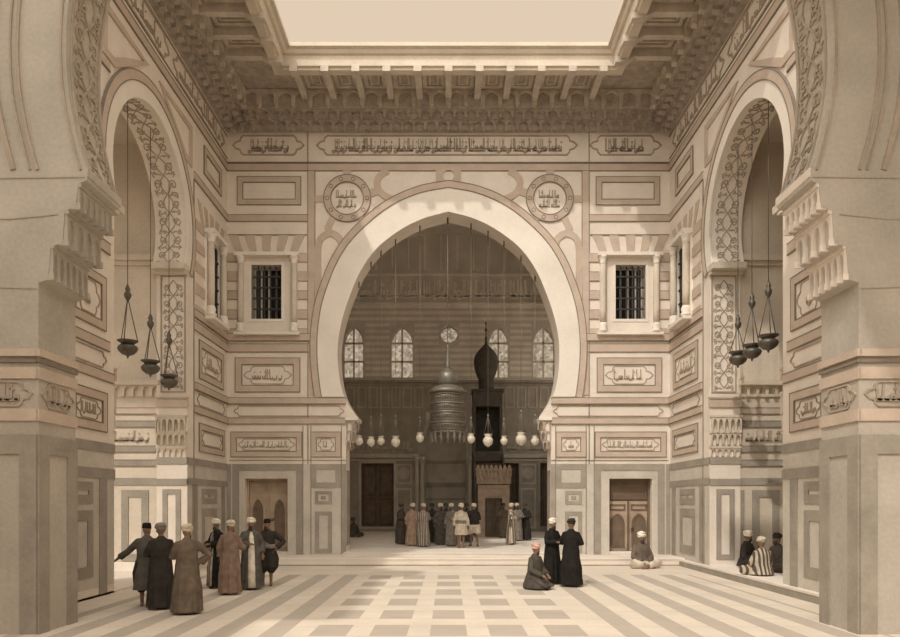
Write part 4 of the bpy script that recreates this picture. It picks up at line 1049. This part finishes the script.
def person_meshes(pose, arms, look, robe, seed, near, extra):
    """body mesh + dict of clothing meshes; figure faces -y, 1.72 m tall standing"""
    r = random.Random(seed); vox = .014 if near else .02
    dz = {'stand': 0, 'cross': -.80, 'kneel': -.60}[pose]
    lean = extra.get('lean', 0.0)
    def T(p): p = Vector(p); return V(p.x, p.y - lean * max(0, p.z - .9), p.z + dz)
    if pose == 'stand':
        st = extra.get('stride', 0.0)
        legs = {s: [V(.095 * s, 0, .92), V(.10 * s, -.03 - .1 * st * s, .50), V(.10 * s, .04 - .16 * st * s, .085)] for s in (1, -1)}
    elif pose == 'cross':
        legs = {s: [V(.10 * s, 0, .12), V(.36 * s, -.24, .13), V(-.06 * s, -.36 - .03 * s, .075)] for s in (1, -1)}
    else:
        legs = {s: [V(.10 * s, .02, .32), V(.13 * s, -.36, .10), V(.11 * s, .10, .075)] for s in (1, -1)}
    arm = {1: ARMS[arms[0]], -1: ARMS[arms[1]]}
    AJ = {}
    for s in (1, -1):
        e, w_ = arm[s]; AJ[s] = [T((.168 * s, 0, 1.375)), T((e.x * s, e.y, e.z)), T((w_.x * s, w_.y, w_.z))]
    # ---- body
    b = MB()
    def ringv(z, rx, ry, cy=0.0): return [T((rx * math.cos(2 * PI * k / 16), cy + ry * math.sin(2 * PI * k / 16), z)) for k in range(16)]
    b.loft([ringv(.86, .15, .10), ringv(.93, .165, .115), ringv(1.05, .14, .10), ringv(1.2, .16, .11), ringv(1.34, .175, .11), ringv(1.42, .15, .085), ringv(1.455, .07, .06)])
    hc = T((0, -.03, 1.605)); rot = Matrix.Rotation(look[0], 3, 'Z') @ Matrix.Rotation(look[1], 3, 'X')
    b.tube([T((0, 0, 1.40)), T((0, -.01, 1.47)), hc + V(0, .01, -.05)], [.062, .055, .055], 12)
    b.ellip(hc + rot @ V(0, .012, .02), (.076, .094, .10), rot); b.ellip(hc + rot @ V(0, -.03, -.05), (.054, .062, .062), rot)
    b.loft([[hc + rot @ V(.012 * math.cos(2 * PI * k / 8) , -.083 + .008 * math.sin(2 * PI * k / 8), .022) for k in range(8)], [hc + rot @ V(.017 * math.cos(2 * PI * k / 8), -.098 + .02 * math.sin(2 * PI * k / 8), -.018) for k in range(8)], [hc + rot @ V(.012 * math.cos(2 * PI * k / 8), -.09 + .008 * math.sin(2 * PI * k / 8), -.028) for k in range(8)]])
    for s in (1, -1):
        b.ellip(hc + rot @ V(.078 * s, .01, -.005), (.014, .024, .034), rot, 8, 6)
        b.ellip(hc + rot @ V(.033 * s, -.078, .034), (.03, .02, .012), rot, 8, 6)
    b.ellip(hc + rot @ V(0, -.084, -.055), (.026, .014, .01), rot, 8, 6)
    for s in (1, -1):
        a = AJ[s]; b.tube([a[0] + V(-.03 * s, 0, .0), a[0], a[0].lerp(a[1], .5), a[1], a[1].lerp(a[2], .4), a[2]], [.06, .058, .048, .04, .038, .026], 10)
        d = (a[2] - a[1]).normalized(); b.tube([a[2] - d * .02, a[2] + d * .03, a[2] + d * .085], [.026, .034, .03], 10)
        l = legs[s]; b.tube([l[0] + V(0, 0, .03), l[0], l[0].lerp(l[1], .5), l[1], l[1].lerp(l[2], .35), l[2]], [.085, .085, .072, .054, .052, .036], 10)
        f = V(.02 * s, -.19, 0) if pose == 'stand' else (V(-.16 * s, -.02, 0) if pose == 'cross' else V(0, .16, 0))
        b.tube([l[2] + V(0, .05 if pose == 'stand' else 0, -.035), l[2] + V(0, 0, -.03), l[2] + f * .6 + V(0, 0, -.042), l[2] + f + V(0, 0, -.052)], [.036, .045, .04, .026], 10)
    body = remeshed(b.bm, vox, 2, [SKIN, EYE])
    e = MB(); e.bm.from_mesh(body)
    for s in (1, -1):
        a = AJ[s]; d = (a[2] - a[1]).normalized(); up = V(0, 0, 1) if abs(d.z) < .8 else V(0, -1, 0)
        side = d.cross(up).normalized(); pn = side.cross(d).normalized(); base = a[2] + d * .075
        for k, ln in enumerate((.068, .08, .076, .058)):
            o_ = side * ((k - 1.5) * .0175); e.tube([base + o_ - d * .02, base + o_ + d * ln * .45, base + o_ + d * ln * .8 - pn * .014, base + o_ + d * ln * .95 - pn * .03], [.0095, .0092, .0085, .006], 6)
        th = side * (-.034 * (1 if s > 0 else -1)); e.tube([a[2] + d * .02 + th * .4, a[2] + d * .05 + th * 1.3 - pn * .01, a[2] + d * .08 + th * 1.6 - pn * .022], [.012, .0105, .007], 6)
        nb = len(e.bm.faces); e.ellip(hc + rot @ V(.033 * s, -.086, .022), (.013, .009, .008), rot, 8, 6); e.bm.faces.ensure_lookup_table()
        for q in range(nb, len(e.bm.faces)): e.bm.faces[q].material_index = 1
    for fc in e.bm.faces: fc.smooth = True
    bmesh.ops.recalc_face_normals(e.bm, faces=e.bm.faces[:]); e.bm.to_mesh(body); e.bm.free()
    # ---- clothing
    out = {}
    hem = extra.get('hem', .05); fl = extra.get('flare', 1.0); nf = 2 * r.randint(5, 7); ph = r.uniform(0, 6)
    R = MB(); sd = 56
    def sec(z, rx, ry, amp, cy=0.0, pw=1.0):
        L = []
        for k in range(sd):
            th = 2 * PI * k / sd; q = 1 + amp * 1.5 * ((1 - 2 * abs(math.sin(nf * .5 * th + ph + z * .6)) ** .7) * .7 + .3 * math.sin((nf * 2 - 5) * th + ph * 2 - z * 2))
            c, s_ = math.cos(th), math.sin(th); L.append(T((rx * q * math.copysign(abs(c) ** .85, c), cy + ry * q * math.copysign(abs(s_) ** .9, s_), z)))
        return L
    if pose == 'stand':
        full = [(hem, .27 * fl, .23 * fl, .10), (hem + .12, .262 * fl, .222 * fl, .10), (.5, .25 * fl, .21 * fl, .085), (.75, .235, .19, .06), (.95, .22, .165, .04), (1.08, .198, .15, .03), (1.25, .205, .145, .02), (1.34, .205, .13, .01), (1.40, .165, .105, 0), (1.445, .11, .085, 0), (1.49, .068, .066, 0), (1.505, .06, .06, 0)]
        full = [q for q in full if q[0] >= hem]
        if extra.get('jacket'): full = [(.88, .215, .165, .02)] + [q for q in full if q[0] > .9]
        R.loft([sec(*q) for q in full])
    elif pose == 'cross':
        R.loft([sec(z, rx, ry, am) for z, rx, ry, am in ((.83, .30, .25, .05), (.95, .26, .21, .05), (1.08, .215, .165, .04), (1.25, .21, .15, .02), (1.34, .205, .13, .01), (1.40, .165, .105, 0), (1.445, .11, .085, 0), (1.495, .066, .066, 0))])
        if not extra.get('jacket'):
            for s in (1, -1): R.tube([legs[s][0], legs[s][1], legs[s][1].lerp(legs[s][2], .85)], [.14, .12, .09], 14)
            R.ellip((0, -.16, .1), (.3, .2, .09))
    else:
        R.loft([sec(z, rx, ry, am, cy) for z, rx, ry, am, cy in ((.63, .30, .36, .05, -.06), (.72, .29, .34, .05, -.05), (.86, .25, .24, .05, 0), (1.05, .215, .17, .04, 0), (1.25, .21, .15, .02, 0), (1.34, .205, .13, .01, 0), (1.40, .165, .105, 0, 0), (1.445, .11, .085, 0, 0), (1.495, .066, .066, 0, 0))])
        for s in (1, -1): R.tube([legs[s][0], legs[s][1] + V(0, -.02, .02), legs[s][2]], [.15, .11, .10], 14)
    wide = extra.get('sleeve', .075)
    for s in (1, -1):
        a = AJ[s]; d = (a[2] - a[1]); R.tube([a[0] + V(-.08 * s, 0, .012), a[0], a[0].lerp(a[1], .6), a[1], a[1] + d * .5, a[1] + d * .86], [.062, .074, .074, .068, .07, wide], 14)
    out['robe'] = remeshed(R.bm, .017 if near else .022, 1, [CL[robe]])
    if extra.get('trousers'):
        tr = MB(); tz = extra.get('trz', .42)
        if pose == 'stand':
            tr.loft([sec(.80, .20, .17, .03), sec(.90, .215, .17, .03), sec(1.0, .20, .15, .03)])
            for s in (1, -1):
                l = legs[s]; k = l[1]; tr.tube([l[0] + V(0, 0, .05), l[0].lerp(k, .5) + V(.025 * s, 0, 0), k.lerp(l[2], max(0, (.5 - tz - .1) / .42)) + V(.02 * s, 0, .06), V(k.x, k.y, tz)], [.13, .165 * fl, .15 * fl, .07], 18)
        else:
            for s in (1, -1): tr.tube([legs[s][0], legs[s][1], legs[s][1].lerp(legs[s][2], .8)], [.15, .135, .08], 14)
            tr.ellip((0, -.12, .11), (.25, .18, .1))
        out['trousers'] = remeshed(tr.bm, .02, 2, [CL[extra['trousers']]])
    if extra.get('front'):          # pale gown showing in the open front of the coat
        fm_ = MB(); P = []
        for z, w_, y in ((hem + .02, .09, .245), (.5, .085, .235), (.95, .075, .19), (1.1, .07, .165), (1.3, .06, .158), (1.42, .03, .115)):
            P.append([T((-w_, -y + .03, z)), T((-w_ * .5, -y - .012, z)), T((w_ * .5, -y - .012, z)), T((w_, -y + .03, z)), T((w_, -y + .06, z)), T((-w_, -y + .06, z))])
        fm_.loft(P); out['gown'] = fm_.mesh('gown', CL[extra['front']])
    if extra.get('sash'):
        sh = MB(); sh.loft([sec(.97, .222, .172, .02), sec(1.0, .232, .182, .02), sec(1.07, .228, .178, .02), sec(1.1, .21, .16, .02)]); out['sash'] = sh.mesh('sash', CL[extra['sash']])
    # ---- head wear
    tb = MB(); hw = extra.get('hat', 'turban'); hm = extra.get('hatmat', 'white')
    def H_(x, y, z): return hc + rot @ V(x, y, z)
    if hw == 'turban':
        for j, (zz, R_, t_, tl) in enumerate(((.058, .072, .036, .3), (.09, .076, .040, -.34), (.125, .058, .040, .2))):
            pts = [H_(R_ * math.cos(2 * PI * k / 20), .012 + 1.12 * R_ * math.sin(2 * PI * k / 20), zz + tl * .06 * math.cos(2 * PI * k / 20 + j)) for k in range(21)]
            tb.tube(pts, [t_ * (1 + .1 * math.sin(k * 1.7 + j)) for k in range(21)], 10, cap=True)
        tb.ellip(H_(0, .012, .135), (.064, .07, .045), rot)
    else:
        tb.loft([[H_(q * math.cos(2 * PI * k / 18), .012 + 1.12 * q * math.sin(2 * PI * k / 18), z) for k in range(18)] for q, z in ((.088, .045), (.09, .07), (.084, .12), (.075, .155), (.03, .162))])
        if hw == 'fezwrap':
            tb.tube([H_(.088 * math.cos(2 * PI * k / 20), .012 + .098 * math.sin(2 * PI * k / 20), .06) for k in range(21)], .028, 8)
    out['turban' if hw == 'turban' else 'cap'] = tb.mesh('turban', CL[hm])
    if extra.get('beard', True):
        bd = MB(); bd.ellip(H_(0, -.062, -.085), (.05, .042, .065), rot); bd.ellip(H_(0, -.09, -.04), (.034, .014, .012), rot, 8, 6)
        out['beard'] = bd.mesh('beard', HAIR)
    return body, out
FLOORZ = 0
def person(label, pxx_, pyf, yaw, pose='stand', arms=('down', 'down'), look=(0, 0), robe='dark', near=True, hgt=1.72, z0=0.0, group=None, dy=0.0, **extra):
    Y = F * (H - z0) / (pyf - HY) + dy; X = (pxx_ - VX) * Y / F
    body, out = person_meshes(pose, arms, look, robe, int(pxx_ * 7 + pyf), near, extra)
    o = bpy.data.objects.new('person', body); COL.objects.link(o)
    o.location = (X, Y, z0); o.rotation_euler = (0, 0, math.radians(yaw)); k = hgt / 1.72; o.scale = (k, k, k)
    tag(o, label, 'person', group)
    for nm, me in out.items():
        c = bpy.data.objects.new(nm, me); COL.objects.link(c); c.parent = o
    return o
# --- foreground left group (yaw 0 faces the viewer, 180 away)
person('standing person in dark knee-length coat and dark cap, arm stretched out to the left', 147, 606.5, 200, arms=('reach', 'down'), robe='slate', hem=.36, flare=1.0, hat='cap', hatmat='black', trousers='dark', trz=.30, look=(-.5, 0), stride=.6, beard=False)
person('standing person in long black robe, wound turban, behind the one reaching out', 161, 609, 215, arms=('folded', 'folded'), robe='dark', look=(-.3, 0), hatmat='grey', flare=1.05, sleeve=.09)
person('standing person seen from behind in long taupe robe, nearest the viewer on the left', 187, 614, 200, arms=('folded', 'hip'), robe='brown', look=(-.6, 0), hatmat='pale', flare=1.12, sleeve=.09)
# --- second group on the left
person('standing person in black robe and white turban, left of the rose-brown robed one', 217, 588, 320, arms=('folded', 'folded'), robe='black', hatmat='white', look=(.5, 0), front='greystripe', sleeve=.1)
person('standing person seen from behind in rose-brown robe, in the group by the door', 230, 594.5, 170, arms=('down', 'forward'), robe='rose', hatmat='pale', flare=1.02, sleeve=.09)
person('standing person in open dark coat over pale gown and big white turban', 251, 589.5, 20, arms=('down', 'folded'), robe='slate', hatmat='white', front='white', look=(-.3, 0), flare=1.05, hgt=1.76)
person('standing person in dark jacket, baggy trousers and dark cap, hand on hip', 267, 586, 10, arms=('hip', 'folded'), robe='dark', jacket=True, hem=.9, trousers='dark', trz=.34, hat='cap', hatmat='black', sash='grey', front=None, look=(-.4, 0), flare=1.15)
# --- group in the middle of the court
person('kneeling person in dark robe and rose-coloured turban on the court paving', 535, 589, 50, 'kneel', ('lap', 'lap'), (.2, .1), 'dim', hatmat='pinkw')
person('standing person in black cloak and white turban beside the kneeling one', 552, 584, 40, arms=('folded', 'folded'), robe='black', hatmat='white', look=(-.3, .1), flare=1.0)
person('standing person in long black cloak and dark turban, right of the kneeling one', 571, 586.5, 150, arms=('folded', 'folded'), robe='black', hatmat='dark', look=(.2, 0), flare=1.15)
person('person sitting cross-legged in grey jacket before the right wooden door', 641, 567.8, 15, 'cross', ('lap', 'lap'), (-.2, .1), 'taupe', hatmat='white', jacket=True, trousers='pale', hgt=2.15)
# --- three sitting on the raised floor of the right recess
person('sitting person in dark robe and white turban, left of the striped robe', 747, 567, 40, 'cross', ('lap', 'lap'), (.3, .1), 'dark', hatmat='white', z0=.22, hgt=1.98, front=None)
person('sitting person seen from behind in striped robe, in the right recess', 762, 575.5, 190, 'cross', ('lap', 'lap'), (0, 0), 'stripe', hatmat='pale', z0=.22, hgt=1.85)
person('sitting person in dark robe and dark turban, right of the striped robe', 778, 571.5, 290, 'cross', ('lap', 'lap'), (0, 0), 'dim', hatmat='dark', z0=.22, hgt=1.95)
# --- the crowd under the great arch
far = dict(near=False, z0=FL)
person('dim standing person at the left end of the crowd under the arch', 401, 544.5, 60, arms=('folded', 'folded'), robe='dim', hatmat='dim', **far)
person('standing person in pale rose robe and white turban under the arch', 412.5, 546, 165, arms=('down', 'down'), robe='palerose', hatmat='white', flare=1.1, **far)
person('standing person in grey striped robe next to the pale rose robe', 423.5, 547, 200, arms=('folded', 'folded'), robe='greystripe', hatmat='pale', flare=1.05, **far)
person('dark standing person between the grey striped robe and the white turbans', 432, 543.5, 0, arms=('down', 'folded'), robe='dark', hatmat='dim', **far)
person('standing person in slate robe and white turban, left of the middle of the crowd', 440.5, 545, 20, arms=('folded', 'down'), robe='slate', hatmat='white', **far)
person('standing person in dim robe half hidden behind the white turbans', 446, 541.5, 0, robe='dim', hatmat='dim', **far)
person('standing person in long grey gown and white turban, left of the pale tunic', 451.5, 546.3, 330, arms=('folded', 'down'), robe='grey', hatmat='white', **far)
person('standing person seen from behind in pale knee-length tunic with bare calves', 461, 548, 170, arms=('down', 'down'), robe='pale', hatmat='white', hem=.52, sash='grey', flare=.95, **far)
person('dim standing person just behind the pale tunic', 467, 542.5, 0, robe='dim', hatmat='dim', **far)
person('standing person in dark jacket and pale short trousers with white turban', 474, 546.5, 200, arms=('hip', 'folded'), robe='dark', jacket=True, hem=.9, hatmat='white', trousers='pale', trz=.5, stride=.8, flare=1.0, **far)
person('dim standing person beside the pulpit gate', 503, 538, 20, arms=('down', 'folded'), robe='taupe', hatmat='dim', **far)
person('standing person in light striped robe, right of the pulpit gate', 511, 544.5, 80, arms=('folded', 'folded'), robe='lightstripe', hatmat='pale', **far)
person('standing person in grey robe and pale turban between striped and dark robes', 517, 541, 0, arms=('folded', 'down'), robe='grey', hatmat='pale', **far)
person('standing person in dark robe at the right end of the crowd', 525, 540.5, 340, arms=('folded', 'down'), robe='dark', hatmat='dim', flare=1.1, **far)
person('person sitting in shadow against the wall at the left inside the arch', 353, 537, 40, 'cross', ('lap', 'lap'), (.2, .1), 'dim', hatmat='dim', near=False, z0=FL, hgt=1.8)

# ================================================================== LIGHT, SKY, CAMERA
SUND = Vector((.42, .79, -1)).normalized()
w = bpy.data.worlds.new('sky'); SC.world = w; w.use_nodes = True
nt = w.node_tree; bg = nt.nodes['Background']
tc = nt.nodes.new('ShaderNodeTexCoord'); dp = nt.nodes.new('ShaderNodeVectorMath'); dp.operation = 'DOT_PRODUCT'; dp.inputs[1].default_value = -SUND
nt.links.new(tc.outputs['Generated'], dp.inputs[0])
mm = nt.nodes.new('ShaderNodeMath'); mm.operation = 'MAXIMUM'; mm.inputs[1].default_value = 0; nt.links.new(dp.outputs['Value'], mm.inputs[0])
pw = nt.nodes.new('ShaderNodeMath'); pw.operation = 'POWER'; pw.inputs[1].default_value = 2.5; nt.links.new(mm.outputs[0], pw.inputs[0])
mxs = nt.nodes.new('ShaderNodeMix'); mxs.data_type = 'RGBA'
nt.links.new(pw.outputs[0], mxs.inputs[0]); mxs.inputs[6].default_value = (.76, .61, .455, 1); mxs.inputs[7].default_value = (3.3, 3.05, 2.72, 1)   # added broad glow on the sun's side, fills the shaded walls
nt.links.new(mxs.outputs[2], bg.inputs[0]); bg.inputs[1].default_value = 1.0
sd = bpy.data.lights.new('sun', 'SUN'); sd.energy = 1.75; sd.angle = math.radians(1.2); sd.color = (1, .92, .82)
so = bpy.data.objects.new('sun', sd); COL.objects.link(so)
so.rotation_euler = SUND.to_track_quat('-Z', 'Y').to_euler(); so.location = (-8, -10, 30)
cd = bpy.data.cameras.new('camera'); co = bpy.data.objects.new('camera', cd); COL.objects.link(co); SC.camera = co
co.location = (0, 0, H); co.rotation_euler = (PI / 2, 0, 0)
cd.sensor_fit = 'HORIZONTAL'; cd.sensor_width = 36; cd.lens = 36 * F / 900; cd.shift_x = (450 - VX) / 900; cd.shift_y = (HY - 318.5) / 900
cd.clip_end = 300
SC.view_settings.view_transform = 'Standard'; SC.view_settings.look = 'None'; SC.view_settings.gamma = 1; SC.view_settings.exposure = 0
SC.view_settings.use_curve_mapping = False
SC.cycles.max_bounces = 8; SC.cycles.diffuse_bounces = 6
